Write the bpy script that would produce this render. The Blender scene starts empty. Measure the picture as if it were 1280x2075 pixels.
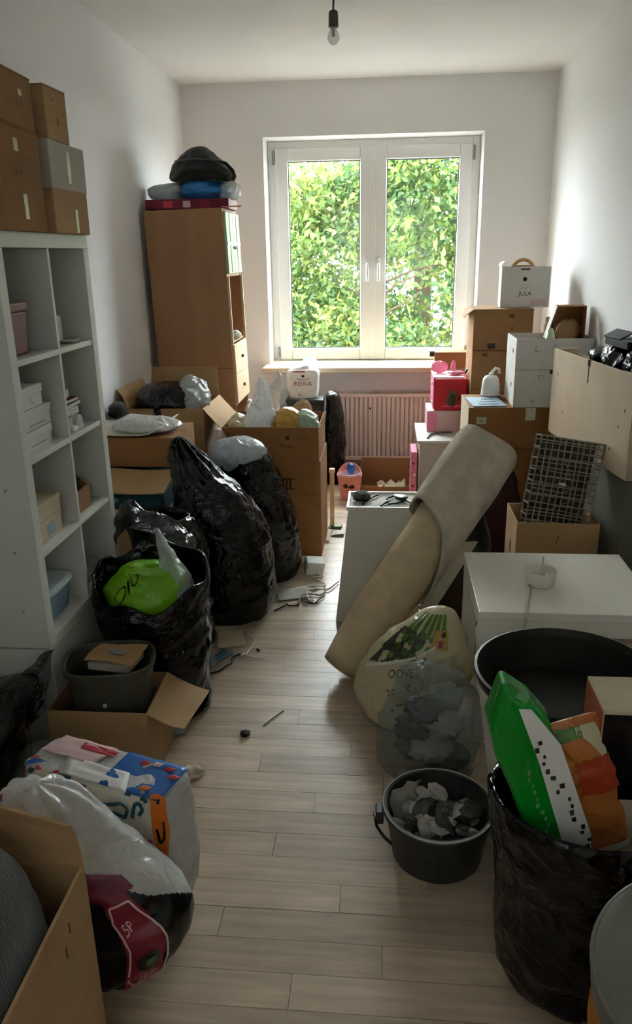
import bpy, math, random
import numpy as np
from mathutils import Vector, Matrix, noise, Euler

random.seed(7)
SC = bpy.context.scene
COL = SC.collection
S = 1.25                      # layout units -> metres, applied to every top-level object at the end
H = 1.45                      # camera height in layout units
pi = math.pi

# ------------------------------------------------------------------ camera
cam = bpy.data.cameras.new('camera')
cam.sensor_fit = 'HORIZONTAL'; cam.sensor_width = 36.0
cam.lens = 1557.0 / 1280.0 * 36.0
cam.clip_start = 0.02; cam.clip_end = 200
cob = bpy.data.objects.new('camera', cam); COL.objects.link(cob)
_p, _y, _r = math.radians(18.506), math.radians(5.287), math.radians(-0.979)
fw = Vector((-math.sin(_y)*math.cos(_p), math.cos(_y)*math.cos(_p), -math.sin(_p)))
rt = fw.cross(Vector((0, 0, 1))).normalized(); up = rt.cross(fw)
rt, up = rt*math.cos(_r) + up*math.sin(_r), -rt*math.sin(_r) + up*math.cos(_r)
cob.matrix_world = Matrix(((rt.x, up.x, -fw.x, 0), (rt.y, up.y, -fw.y, 0), (rt.z, up.z, -fw.z, H*S), (0, 0, 0, 1)))
SC.camera = cob

# ------------------------------------------------------------------ world, sun, exposure
SC.view_settings.view_transform = 'Standard'; SC.view_settings.look = 'None'
SC.view_settings.gamma = 1.0; SC.view_settings.use_curve_mapping = False
SC.view_settings.exposure = 0.86
w = bpy.data.worlds.new('overcast_sky'); SC.world = w; w.use_nodes = True
bg = w.node_tree.nodes['Background']
bg.inputs[0].default_value = (0.88, 0.955, 1.0, 1); bg.inputs[1].default_value = 19.5
SC.cycles.use_denoising = True
SC.cycles.max_bounces = 6; SC.cycles.diffuse_bounces = 4; SC.cycles.glossy_bounces = 3; SC.cycles.transmission_bounces = 3; SC.cycles.transparent_max_bounces = 8
SC.cycles.use_adaptive_sampling = False
SC.cycles.sample_clamp_indirect = 10

# ------------------------------------------------------------------ helpers
def C(r, g=None, b=None):
    if g is None: r, g, b = r
    f = lambda c: (c/255/12.92) if c/255 <= 0.04045 else ((c/255+0.055)/1.055)**2.4
    return (f(r), f(g), f(b), 1)

MATS = {}
def mat(name, col, rough=.6, spec=.5, metal=0, var=None, bump=None, grain=None, rnd=0, sheen=0):
    """procedural material: colour variation var=(scale, amount), bump=(scale, strength, detail), grain=(sx,sy,sz,amount)"""
    if name in MATS: return MATS[name]
    m = bpy.data.materials.new(name); m.use_nodes = True; MATS[name] = m
    nt = m.node_tree; N = nt.nodes; L = nt.links
    b = N['Principled BSDF']
    b.inputs['Roughness'].default_value = rough; b.inputs['Metallic'].default_value = metal
    b.inputs['Specular IOR Level'].default_value = spec
    b.inputs['Base Color'].default_value = col
    if sheen: b.inputs['Sheen Weight'].default_value = sheen
    tc = N.new('ShaderNodeTexCoord'); cur = None
    def mixmul(fac_socket, amount, cur):
        mr = N.new('ShaderNodeMapRange'); mr.inputs[1].default_value = .25; mr.inputs[2].default_value = .75
        mr.inputs[3].default_value = 1-amount; mr.inputs[4].default_value = 1+amount*.6
        L.new(fac_socket, mr.inputs[0])
        mx = N.new('ShaderNodeVectorMath'); mx.operation = 'MULTIPLY'
        if cur is None: mx.inputs[0].default_value = col[:3]
        else: L.new(cur, mx.inputs[0])
        L.new(mr.outputs[0], mx.inputs[1]); return mx.outputs[0]
    if var:
        n = N.new('ShaderNodeTexNoise'); n.inputs['Scale'].default_value = var[0]; n.inputs['Detail'].default_value = 4
        L.new(tc.outputs['Object'], n.inputs['Vector']); cur = mixmul(n.outputs['Fac'], var[1], cur)
    if grain:
        mp = N.new('ShaderNodeMapping'); mp.inputs['Scale'].default_value = grain[:3]
        L.new(tc.outputs['Object'], mp.inputs['Vector'])
        n = N.new('ShaderNodeTexNoise'); n.inputs['Scale'].default_value = 1; n.inputs['Detail'].default_value = 5
        L.new(mp.outputs[0], n.inputs['Vector']); cur = mixmul(n.outputs['Fac'], grain[3], cur)
    if rnd:
        oi = N.new('ShaderNodeObjectInfo'); cur = mixmul(oi.outputs['Random'], rnd, cur)
    if cur is not None: L.new(cur, b.inputs['Base Color'])
    if bump:
        n = N.new('ShaderNodeTexNoise'); n.inputs['Scale'].default_value = bump[0]; n.inputs['Detail'].default_value = bump[2] if len(bump) > 2 else 3
        L.new(tc.outputs['Object'], n.inputs['Vector'])
        bp = N.new('ShaderNodeBump'); bp.inputs['Strength'].default_value = bump[1]; bp.inputs['Distance'].default_value = .01
        L.new(n.outputs['Fac'], bp.inputs['Height']); L.new(bp.outputs[0], b.inputs['Normal'])
    return m

def film(name, col, clear=.0, rough=.2, bump=(14, .5), transl=.0, spec=.5):
    """thin plastic film: glossy wrinkled skin over a see-through share"""
    if name in MATS: return MATS[name]
    m = bpy.data.materials.new(name); m.use_nodes = True; MATS[name] = m
    nt = m.node_tree; N = nt.nodes; L = nt.links; b = N['Principled BSDF']; out = N['Material Output']
    b.inputs['Base Color'].default_value = col; b.inputs['Roughness'].default_value = rough
    b.inputs['Specular IOR Level'].default_value = spec
    tc = N.new('ShaderNodeTexCoord')
    nz = N.new('ShaderNodeTexNoise'); nz.inputs['Scale'].default_value = bump[0]*.35; nz.inputs['Detail'].default_value = 2
    L.new(tc.outputs['Object'], nz.inputs['Vector'])
    ad = N.new('ShaderNodeVectorMath'); ad.operation = 'MULTIPLY_ADD'; ad.inputs[1].default_value = (.22, .22, .22)
    L.new(nz.outputs['Color'], ad.inputs[0]); L.new(tc.outputs['Object'], ad.inputs[2])
    hs = []
    for sc_, am in ((bump[0]*.75, 1.0), (bump[0]*2.2, .22)):
        vo = N.new('ShaderNodeTexVoronoi'); vo.feature = 'DISTANCE_TO_EDGE'; vo.inputs['Scale'].default_value = sc_
        L.new(ad.outputs[0], vo.inputs['Vector'])
        mm = N.new('ShaderNodeMath'); mm.operation = 'MULTIPLY'; mm.inputs[1].default_value = am; L.new(vo.outputs['Distance'], mm.inputs[0]); hs.append(mm)
    sm = N.new('ShaderNodeMath'); sm.operation = 'ADD'; L.new(hs[0].outputs[0], sm.inputs[0]); L.new(hs[1].outputs[0], sm.inputs[1])
    bp = N.new('ShaderNodeBump'); bp.invert = True; bp.inputs['Strength'].default_value = min(1, bump[1]*1.3); bp.inputs['Distance'].default_value = .02
    L.new(sm.outputs[0], bp.inputs['Height']); L.new(bp.outputs[0], b.inputs['Normal'])
    last = b.outputs[0]
    if transl:
        t = N.new('ShaderNodeBsdfTranslucent'); t.inputs[0].default_value = col
        mx = N.new('ShaderNodeMixShader'); mx.inputs[0].default_value = transl
        L.new(last, mx.inputs[1]); L.new(t.outputs[0], mx.inputs[2]); last = mx.outputs[0]
    if clear:
        t = N.new('ShaderNodeBsdfTransparent'); t.inputs[0].default_value = (.93, .95, .95, 1)
        mx = N.new('ShaderNodeMixShader'); mx.inputs[0].default_value = clear
        L.new(last, mx.inputs[1]); L.new(t.outputs[0], mx.inputs[2]); last = mx.outputs[0]
    L.new(last, out.inputs[0])
    return m

def put(name, me, m=None, parent=None):
    o = bpy.data.objects.new(name, me); COL.objects.link(o)
    if m is not None and not me.materials:
        for k in (m if isinstance(m, (list, tuple)) else [m]): me.materials.append(k)
    if parent is not None: o.parent = parent
    return o

def tag(o, label, cat, group=None, kind=None):
    o['label'] = label; o['category'] = cat
    if group: o['group'] = group
    if kind: o['kind'] = kind
    return o

def thing(name, label, cat, loc=(0, 0, 0), rz=0, group=None, rx=0, ry=0):
    o = bpy.data.objects.new(name, None); COL.objects.link(o); o.empty_display_size = .05
    o.location = loc; o.rotation_euler = (math.radians(rx), math.radians(ry), math.radians(rz))
    return tag(o, label, cat, group)

def sub(name, parent, loc=(0, 0, 0), rot=(0, 0, 0)):
    """an Empty that is one part and carries sub-parts"""
    o = bpy.data.objects.new(name, None); COL.objects.link(o); o.parent = parent
    o.location = loc; o.rotation_euler = [math.radians(a) for a in rot]; return o

class MB:
    def __init__(s): s.v = []; s.f = []; s.mi = []; s.cur = 0
    def add(s, vs, fs):
        k = len(s.v); s.v += [tuple(p) for p in vs]; s.f += [tuple(i+k for i in f) for f in fs]; s.mi += [s.cur]*len(fs); return s
    def box(s, x0, x1, y0, y1, z0, z1, taper=None):
        vs = [(x, y, z) for z in (z0, z1) for y in (y0, y1) for x in (x0, x1)]
        if taper:
            cx, cy = (x0+x1)/2, (y0+y1)/2
            vs = [(cx+(x-cx)*taper[0], cy+(y-cy)*taper[1], z) if z == z0 else (x, y, z) for x, y, z in vs]
        return s.add(vs, [(0, 2, 3, 1), (4, 5, 7, 6), (0, 1, 5, 4), (1, 3, 7, 5), (3, 2, 6, 7), (2, 0, 4, 6)])
    def slab(s, o, ax, ay, w_, h_, t):
        o, ax, ay = Vector(o), Vector(ax).normalized(), Vector(ay).normalized(); n = ax.cross(ay).normalized()
        vs = [o+ax*a*w_+ay*b*h_+n*c*t for c in (0, 1) for b in (0, 1) for a in (0, 1)]
        return s.add(vs, [(0, 2, 3, 1), (4, 5, 7, 6), (0, 1, 5, 4), (1, 3, 7, 5), (3, 2, 6, 7), (2, 0, 4, 6)])
    def tube(s, pts, r, n=6, closed=False):
        pts = [Vector(p) for p in pts]; m = len(pts); rings = []
        up_ = Vector((.13, .21, .97))
        for i, p in enumerate(pts):
            a = pts[i-1] if (i > 0 or closed) else p; b = pts[(i+1) % m] if (i < m-1 or closed) else p
            d = (b-a).normalized() if (b-a).length > 1e-9 else Vector((0, 0, 1))
            e = d.cross(up_); e = e.normalized() if e.length > 1e-4 else Vector((1, 0, 0)); g = d.cross(e)
            rr = r[i] if isinstance(r, (list, tuple)) else r
            rings.append([p+e*math.cos(2*pi*k/n)*rr+g*math.sin(2*pi*k/n)*rr for k in range(n)])
        vs = [q for ring in rings for q in ring]; fs = []
        for i in range(m if closed else m-1):
            j = (i+1) % m
            fs += [(i*n+k, j*n+k, j*n+(k+1) % n, i*n+(k+1) % n) for k in range(n)]
        if not closed: fs += [tuple(range(n)), tuple(reversed(range((m-1)*n, m*n)))]
        return s.add(vs, fs)
    def lathe(s, prof, n=32, c=(0, 0), sq=None, ex=1, ey=1):
        vs = []
        for r, z in prof:
            for k in range(n):
                a = 2*pi*k/n; ca, sa = math.cos(a), math.sin(a)
                if sq:
                    ca = math.copysign(abs(ca)**(2/sq), ca); sa = math.copysign(abs(sa)**(2/sq), sa)
                vs.append((c[0]+ca*r*ex, c[1]+sa*r*ey, z))
        fs = []
        for i in range(len(prof)-1):
            fs += [(i*n+k, i*n+(k+1) % n, (i+1)*n+(k+1) % n, (i+1)*n+k) for k in range(n)]
        fs += [tuple(reversed(range(n)))]
        fs += [tuple(range((len(prof)-1)*n, len(prof)*n))]
        return s.add(vs, fs)
    def grid(s, g, thick=.002):
        """g[i][j] points -> a sheet with thickness"""
        g = [[Vector(p) for p in row] for row in g]; a, b = len(g), len(g[0])
        nm = lambda i, j: ((g[min(i+1, a-1)][j]-g[max(i-1, 0)][j]).cross(g[i][min(j+1, b-1)]-g[i][max(j-1, 0)])).normalized()
        vs = [g[i][j] for i in range(a) for j in range(b)]+[g[i][j]-nm(i, j)*thick for i in range(a) for j in range(b)]
        o = a*b; fs = []
        for i in range(a-1):
            for j in range(b-1):
                q = (i*b+j, (i+1)*b+j, (i+1)*b+j+1, i*b+j+1); fs.append(q); fs.append(tuple(reversed([k+o for k in q])))
        edge = [(0, j) for j in range(b)]+[(i, b-1) for i in range(1, a)]+[(a-1, j) for j in range(b-2, -1, -1)]+[(i, 0) for i in range(a-2, 0, -1)]
        for k in range(len(edge)):
            p, q = edge[k], edge[(k+1) % len(edge)]; p = p[0]*b+p[1]; q = q[0]*b+q[1]; fs.append((p, q, q+o, p+o))
        return s.add(vs, fs)
    def build(s, name, m, parent=None, smooth=False, bevel=0, seg=2, loc=None, rot=None, sub_=0):
        me = bpy.data.meshes.new(name); me.from_pydata(s.v, [], s.f)
        ms = m if isinstance(m, (list, tuple)) else [m]
        for k in ms: me.materials.append(k)
        if len(ms) > 1: me.polygons.foreach_set('material_index', s.mi)
        if smooth: me.polygons.foreach_set('use_smooth', [True]*len(s.f))
        me.update(); o = put(name, me, None, parent)
        if loc: o.location = loc
        if rot: o.rotation_euler = [math.radians(a) for a in rot]
        if bevel:
            b = o.modifiers.new('bevel', 'BEVEL'); b.width = bevel; b.segments = seg; b.limit_method = 'ANGLE'; b.angle_limit = math.radians(40)
        if sub_:
            b = o.modifiers.new('subsurf', 'SUBSURF'); b.levels = sub_; b.render_levels = sub_
        return o

def catmull(secs, n):
    """secs: equal-length tuples -> (n+1) interpolated rows"""
    A = np.array(secs, float); m = len(A); out = []
    for i in range(n+1):
        t = i/n*(m-1); k = min(int(t), m-2); u = t-k
        p0, p1, p2, p3 = A[max(k-1, 0)], A[k], A[k+1], A[min(k+2, m-1)]
        out.append(.5*((2*p1)+(-p0+p2)*u+(2*p0-5*p1+4*p2-p3)*u*u+(-p0+3*p1-3*p2+p3)*u**3))
    return np.array(out)

class Loft:
    """closed skin through sections (cx,cy,z,rx,ry,n); u=0 looks to -y, .25 to +x; v runs along the sections"""
    def __init__(s, secs, nu=72, nv=48, wr=.008, fr=11, fold=None, seed=0, zs=1.3, lump=0, warp=None):
        secs = [tuple(q)+(2.,)*(6-len(q)) for q in secs]
        R = catmull(secs, nv); s.nu, s.nv = nu, nv; P = np.zeros((nv+1, nu, 3))
        so_ = Vector((seed*3.7, seed*1.3, seed*5.1))
        for i in range(nv+1):
            cx, cy, z, rx, ry, n = R[i]; v = i/nv
            rx = max(rx, 1e-4); ry = max(ry, 1e-4); n = max(n, 1.2)
            for k in range(nu):
                a = 2*pi*k/nu; sa, ca = math.sin(a), -math.cos(a)
                x = math.copysign(abs(sa)**(2/n), sa); y = math.copysign(abs(ca)**(2/n), ca)
                p = Vector((cx+x*rx, cy+y*ry, z)); q = Vector((p.x, p.y, p.z*zs))*fr+so_
                d = wr*.6*(.6-1.9*abs(noise.noise(q)))
                if wr:
                    wq = Vector((p.x, p.y, p.z*zs))*fr*.75+so_; wq = wq+Vector((noise.noise(wq), noise.noise(wq+Vector((5, 1, 3))), noise.noise(wq+Vector((2, 8, 4)))))*.55
                    dv = noise.voronoi(wq)[0]; d += wr*1.1*(.35-min(dv[1]-dv[0], .8))
                    if wr > .009:
                        dv = noise.voronoi(wq*2.4)[0]; d += wr*.45*(.3-min(dv[1]-dv[0], .8))
                if lump: d += lump*noise.noise(Vector((p.x, p.y, p.z))*5+so_)
                if fold:
                    kf, am, v0, v1 = fold
                    wv = max(0, min(1, (v-v0)/max(v1-v0, 1e-6)))
                    d += am*wv*(math.cos(kf*a+2.2*noise.noise(Vector((seed, z*6, math.sin(a)*1.5)))+seed)*.7+.6*noise.noise(Vector((math.cos(a)*kf*.4, math.sin(a)*kf*.4, seed+z*3))))
                sc = min(1, min(rx, ry)/(wr*4+1e-6)) if wr else 1
                d *= sc
                if warp: p = warp(p, v)
                P[i, k] = (p.x+sa*d, p.y+ca*d, p.z+(wr*.8*noise.noise(q*.8+Vector((9, 2, 4))) if 0 < v < 1 and z > wr*2 else 0))
        s.P = P
    def mb(s, cap0=True, cap1=True):
        b = MB(); nu, nv = s.nu, s.nv
        fs = [(i*nu+k, i*nu+(k+1) % nu, (i+1)*nu+(k+1) % nu, (i+1)*nu+k) for i in range(nv) for k in range(nu)]
        vs = [tuple(p) for p in s.P.reshape(-1, 3)]
        for on, i, rev in ((cap0, 0, True), (cap1, nv, False)):
            if on:
                c = tuple(s.P[i].mean(axis=0)); vs.append(c); ci = len(vs)-1
                for k in range(nu):
                    t = (i*nu+k, i*nu+(k+1) % nu, ci); fs.append(tuple(reversed(t)) if rev else t)
        return b.add(vs, fs)
    def pt(s, u, v, off=0):
        def g(u, v):
            fu = (u % 1)*s.nu; fv = min(max(v, 0), 1)*s.nv
            i = min(int(fv), s.nv-1); k = int(fu) % s.nu; a = fv-i; c = fu-int(fu); k2 = (k+1) % s.nu
            return (s.P[i, k]*(1-c)+s.P[i, k2]*c)*(1-a)+(s.P[i+1, k]*(1-c)+s.P[i+1, k2]*c)*a
        p = g(u, v)
        if not off: return Vector(p)
        du = g(u+.012, v)-g(u-.012, v); dv = g(u, min(v+.02, 1))-g(u, max(v-.02, 0))
        n = Vector(np.cross(du, dv)); n = n.normalized() if n.length > 1e-12 else Vector((0, 0, 1))
        return Vector(p)+n*off
    def patch(s, name, m, parent, u0, u1, v0, v1, off=.003, nu=24, nv=24, shape=None):
        b = MB(); idx = {}
        for i in range(nv+1):
            for j in range(nu+1):
                idx[i, j] = len(b.v); b.v.append(tuple(s.pt(u0+(u1-u0)*j/nu, v0+(v1-v0)*i/nv, off)))
        for i in range(nv):
            for j in range(nu):
                if shape is None or shape((j+.5)/nu, (i+.5)/nv):
                    b.f.append((idx[i, j], idx[i, j+1], idx[i+1, j+1], idx[i+1, j])); b.mi.append(0)
        return b.build(name, m, parent, smooth=True)
    def strokes(s, name, m, parent, lines, wid, off=.004):
        """ribbons drawn in (u,v) on the skin; wid in layout units"""
        for ln in lines:
            b = MB(); pts = []
            for a, c in zip(ln[:-1], ln[1:]):
                for t in range(4): pts.append((a[0]+(c[0]-a[0])*t/4, a[1]+(c[1]-a[1])*t/4))
            pts.append(ln[-1]); P3 = [s.pt(u, v, off) for u, v in pts]
            for i in range(len(P3)-1):
                d = P3[i+1]-P3[i]
                if d.length < 1e-7: continue
                n = (s.pt(pts[i][0], pts[i][1], off+.01)-P3[i]); e = d.cross(n).normalized()*wid*.5
                b.add([P3[i]-e, P3[i+1]-e, P3[i+1]+e, P3[i]+e], [(0, 1, 2, 3)])
            b.build(name, m, parent)
    def text(s, name, txt, m, parent, u, v, du, dv, rot=0, off=.004):
        me = text_mesh(txt); cr, sr = math.cos(math.radians(rot)), math.sin(math.radians(rot))
        xs = [q.co.x for q in me.vertices]; ys = [q.co.y for q in me.vertices]
        wx = max(xs)-min(xs); hy = max(ys)-min(ys); mx, my = (max(xs)+min(xs))/2, (max(ys)+min(ys))/2
        for q in me.vertices:
            a, c = (q.co.x-mx)/wx, (q.co.y-my)/hy
            a, c = a*du, c*dv
            a, c = a*cr-c*sr*du/dv*.4, a*sr*dv/du*2+c*cr
            q.co = s.pt(u+a, v+c, off)
        return put(name, me, m, parent)

_txt = {}
def text_mesh(txt):
    cu = bpy.data.curves.new('lettering', 'FONT'); cu.body = txt; cu.align_x = 'CENTER'; cu.align_y = 'CENTER'; cu.resolution_u = 3
    o = bpy.data.objects.new('lettering', cu); COL.objects.link(o)
    bpy.context.view_layer.update()
    me = bpy.data.meshes.new_from_object(o.evaluated_get(bpy.context.evaluated_depsgraph_get()))
    bpy.data.objects.remove(o); bpy.data.curves.remove(cu); return me

def lettering(parent, txt, m, size, loc, rot=(90, 0, 0), sx=1):
    me = text_mesh(txt); o = put('lettering', me, m, parent); o.scale = (size*sx, size, size)
    o.location = loc; o.rotation_euler = [math.radians(a) for a in rot]; return o

def rnd_blob(name, m, parent, c, r, seed=0, wr=.15, nu=20, nv=12, fr=3.0, sq=(1, 1, 1)):
    """a crumpled lump"""
    b = MB(); vs = []; so_ = Vector((seed*2.1, seed*.7, seed))
    for i in range(nv+1):
        for k in range(nu):
            th = pi*i/nv; a = 2*pi*k/nu
            d = Vector((math.sin(th)*math.cos(a), math.sin(th)*math.sin(a), math.cos(th)))
            q = 1+wr*(1-2.4*abs(noise.noise(d*fr*.7+so_)))+wr*.5*noise.noise(d*fr*2+so_)
            vs.append((c[0]+d.x*r[0]*q, c[1]+d.y*r[1]*q, c[2]+d.z*r[2]*q))
    fs = [(i*nu+k, (i+1)*nu+k, (i+1)*nu+(k+1) % nu, i*nu+(k+1) % nu) for i in range(nv) for k in range(nu)]
    return b.add(vs, fs).build(name, m, parent, smooth=True)

def crumple(name, m, parent, c, w_, d_, h_=.02, n=12, seed=0, rz=0, thick=.002, tilt=0):
    """a crumpled sheet"""
    cr, sr = math.cos(math.radians(rz)), math.sin(math.radians(rz)); g = []
    for i in range(n+1):
        row = []
        for j in range(n+1):
            a, b_ = (j/n-.5)*w_, (i/n-.5)*d_
            z = h_*(.5+.9*noise.noise(Vector((a*22+seed, b_*22, seed*1.7)))+.4*noise.noise(Vector((a*60, b_*60+seed, 1))))
            a += h_*.5*noise.noise(Vector((b_*30, seed, 3))); b_ += h_*.5*noise.noise(Vector((a*30, 7, seed)))
            row.append((c[0]+a*cr-b_*sr, c[1]+a*sr+b_*cr, c[2]+max(z, thick)+tilt*(i/n)))
        g.append(row)
    return MB().grid(g, thick).build(name, m, parent, smooth=True)

# ------------------------------------------------------------------ materials
WALL = mat('wall_paint', C(236, 235, 234), .9, .2, bump=(60, .12), var=(1.2, .03))
CEIL = mat('ceiling_paint', C(238, 237, 234), .9, .2, bump=(40, .08))
WHITE = mat('white_laminate', C(214, 214, 206), .45, .4, var=(6, .03))
PVC = mat('white_window_plastic', C(226, 226, 222), .35, .5)
WPAINT = mat('white_table_lacquer', C(238, 233, 221), .38, .5, var=(5, .05))
FLOORM = mat('grey_oak_laminate', C(206, 185, 160), .36, .45, grain=(4, 55, 4, .26), rnd=.13, var=(5, .14), bump=(120, .05))
JOINT = mat('floor_joint', C(104, 92, 80), .8)
CB1 = mat('brown_cardboard', C(150, 112, 74), .85, .25, var=(9, .12), bump=(150, .1), grain=(4, 4, 90, .05))
CB2 = mat('tan_cardboard', C(176, 142, 102), .85, .25, var=(8, .12), bump=(150, .1), grain=(4, 4, 90, .05))
CB3 = mat('dark_cardboard', C(142, 100, 60), .85, .25, var=(9, .14), bump=(150, .1), grain=(4, 4, 90, .05))
CB4 = mat('pale_cardboard', C(200, 184, 156), .85, .25, var=(7, .08), bump=(150, .1))
CBG = mat('grey_cardboard', C(184, 178, 164), .85, .25, var=(7, .06), bump=(150, .1))
CBW = mat('white_cardboard', C(216, 214, 208), .7, .3, var=(6, .05), bump=(120, .05))
CHIP = mat('pale_chipboard', C(204, 182, 154), .7, .3, var=(5, .07), grain=(9, 9, 1.5, .07), bump=(160, .08))
VENEER = mat('brown_veneer', C(166, 124, 88), .55, .35, grain=(26, 26, 1.4, .10), var=(3, .06))
LWOOD = mat('pale_wood', C(214, 188, 150), .5, .35, grain=(30, 30, 2, .10))
SILLW = mat('sill_wood', C(224, 206, 178), .4, .4, grain=(2, 20, 20, .10))
TAPE = mat('packing_tape', C(212, 204, 182), .3, .5, var=(30, .2))
INK = mat('black_print', C(38, 32, 28), .8)
INKB = mat('brown_print', C(92, 66, 42), .85)
INKR = mat('red_print', C(150, 34, 44), .7)
BLK = film('black_bin_bag_film', C(9, 9, 10), rough=.2, bump=(20, .5), spec=.36)
BLK2 = film('black_thin_film', C(30, 30, 32), rough=.18, bump=(30, .6), clear=.12, spec=.7)
CLEAR = film('clear_film', C(196, 200, 196), clear=.45, rough=.14, bump=(20, .7), transl=.2)
SMOKE = film('hazy_refuse_film', C(150, 158, 152), clear=.68, rough=.07, bump=(16, .9), transl=.3)
WFILM = film('white_carrier_film', C(228, 226, 222), rough=.25, bump=(20, .45), transl=.25)
BFILM = film('pale_blue_film', C(206, 217, 224), clear=.18, rough=.2, bump=(20, .5), transl=.2)
BLUEF = film('blue_film', C(52, 128, 190), rough=.28, bump=(18, .5), transl=.15)
GREENF = film('lime_green_film', C(122, 184, 28), rough=.25, bump=(18, .4), transl=.15)
GREEN2 = film('bright_green_film', C(10, 142, 40), rough=.25, bump=(14, .35))
CREAMF = film('cream_film', C(218, 206, 168), rough=.3, bump=(18, .4), transl=.15)
YELF = film('yellow_film', C(208, 164, 74), rough=.3, bump=(18, .5), transl=.2)
ORANGEF = film('orange_film', C(200, 122, 62), rough=.25, bump=(22, .6))
DGREY = mat('dark_grey_plastic', C(50, 51, 50), .45, .45, var=(12, .12))
TUBG = mat('grey_green_plastic', C(72, 70, 60), .5, .4, var=(10, .35), bump=(60, .1))
BLACKP = mat('black_plastic', C(22, 22, 22), .4, .5)
BLACKC = mat('black_cloth', C(26, 25, 25), .9, .2, bump=(180, .3), sheen=.3)
GREYC = mat('dark_grey_blanket', C(70, 72, 68), .95, .1, bump=(220, .4), var=(8, .15), sheen=.4)
TEAL = mat('teal_cloth', C(38, 66, 70), .9, .2, bump=(150, .3))
CARPET = mat('beige_carpet_backing', C(222, 198, 162), .95, .1, var=(14, .16), bump=(420, .6, 2))
CARPET2 = mat('grey_carpet_felt', C(214, 202, 180), .95, .1, var=(16, .2), bump=(300, .7, 2))
STEEL = mat('dull_wire_steel', C(136, 132, 118), .45, .5, metal=.4)
CHROME = mat('handle_chrome', C(225, 225, 225), .25, .5, metal=.6)
RADM = mat('radiator_enamel', C(238, 218, 208), .4, .4)
PINK = mat('pink_plastic', C(232, 130, 160), .4, .4)
SALMON = mat('salmon_plastic', C(226, 138, 122), .45, .4)
RED = mat('red_plastic', C(196, 18, 44), .4, .4)
MAROON = mat('maroon_board', C(118, 24, 48), .55, .4)
MAROON2 = mat('dusty_maroon', C(120, 72, 70), .5, .4, var=(14, .15))
PALEPINK = mat('pale_pink', C(226, 190, 188), .5, .4)
PAPER = mat('white_paper', C(222, 220, 212), .8, .2)
PAPERB = mat('blue_grey_print', C(150, 170, 184), .6, .3, var=(40, .3))
GREENP = mat('leaf_green_print', C(84, 124, 44), .4, .4, var=(40, .5))
DARKP = mat('dark_food_print', C(58, 56, 40), .4, .4, var=(60, .5))
BLUEP = mat('blue_print', C(40, 104, 178), .3, .5)
BLUEP2 = mat('navy_print', C(30, 52, 110), .3, .5)
TEALP = mat('teal_print', C(30, 84, 100), .3, .5)
REDP = mat('pink_red_print', C(206, 62, 78), .3, .5)
CRIMP = mat('crimson_print', C(130, 16, 44), .3, .5)
BLACKPR = mat('gloss_black_print', C(16, 16, 20), .25, .5)
ORAP = mat('orange_print', C(226, 112, 24), .3, .5)
YELP = mat('pale_yellow_print', C(226, 206, 128), .3, .5)
WHITEP = mat('white_print', C(236, 234, 228), .4, .4)
GREENA = mat('mint_green_paint', C(176, 206, 160), .5, .4)
LINEW = mat('offwhite_strip', C(220, 224, 210), .5, .4)
ASH = mat('grey_rubble', C(176, 172, 164), .95, .1, var=(40, .3), bump=(80, .4))
ASHD = mat('dark_rubble', C(96, 94, 90), .95, .1, var=(40, .3), bump=(80, .4))
CABLE = mat('white_cable', C(206, 204, 196), .5, .4)
CABLEB = mat('black_cable', C(28, 28, 28), .5, .4)
DARKIN = mat('dark_inside', C(58, 50, 40), .9, .1)
GREYW = mat('worn_grey_green_board', C(112, 112, 98), .6, .3, var=(4, .1))
ORBOX = mat('orange_brown_board', C(196, 128, 52), .7, .3, var=(6, .1))
LIDM = mat('grey_lid_plastic', C(122, 124, 110), .35, .5, var=(7, .22))
# ================================================================== THE ROOM
XL, XR, YB, YF, ZC = -1.321, 1.035, 5.378, -1.0, 2.486
WL, WR, WZ0, WZ1 = -.80, .603, .70, 2.168       # window opening
def struct(o): o['kind'] = 'structure'; return o

fl = struct(MB().box(XL-.3, XR+.3, YF-.3, YB+.35, -.25, -.008).build('floor', JOINT)); fl['label'] = 'grey oak laminate plank floor'
# planks: rows across the room, staggered ends, shared mesh data
PW, PL = .083, .78
_planks = {}
def plank_mesh(L):
    L = round(L, 3)
    if L not in _planks:
        g = .0007; b = MB().box(-L/2+g, L/2-g, -PW/2+g, PW/2-g, -.007, 0)
        me = bpy.data.meshes.new('plank'); me.from_pydata(b.v, [], b.f); me.materials.append(FLOORM); _planks[L] = me
    return _planks[L]
y = -.1; i = 0
while y < YB:
    x = XL-[.05, .42, .23, .6, .33, .12, .51][i % 7]*PL/.78
    while x < XR:
        a, c = max(x, XL), min(x+PL, XR)
        if c-a > .02:
            o = put('plank', plank_mesh(c-a), None, fl); o.location = ((a+c)/2, y+PW/2, random.uniform(-.0004, .0004))
        x += PL
    y += PW; i += 1
struct(MB().box(XL, XR, YF, -.1, -.007, 0).build('plank', FLOORM, fl)).pop('kind')

struct(MB().box(XL-.3, XL, YF-.3, YB+.35, -.25, ZC+.3).build('wall_left', WALL))
struct(MB().box(XR, XR+.3, YF-.3, YB+.35, -.25, ZC+.3).build('wall_right', WALL))
wf = MB(); RX0, RX1, RZ0, RZ1 = -.95, .70, .95, 2.30
wf.box(XL, RX0, YF-.3, YF, -.25, ZC+.3); wf.box(RX1, XR, YF-.3, YF, -.25, ZC+.3); wf.box(RX0, RX1, YF-.3, YF, -.25, RZ0); wf.box(RX0, RX1, YF-.3, YF, RZ1, ZC+.3)
struct(wf.build('wall_front', WALL))
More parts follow.
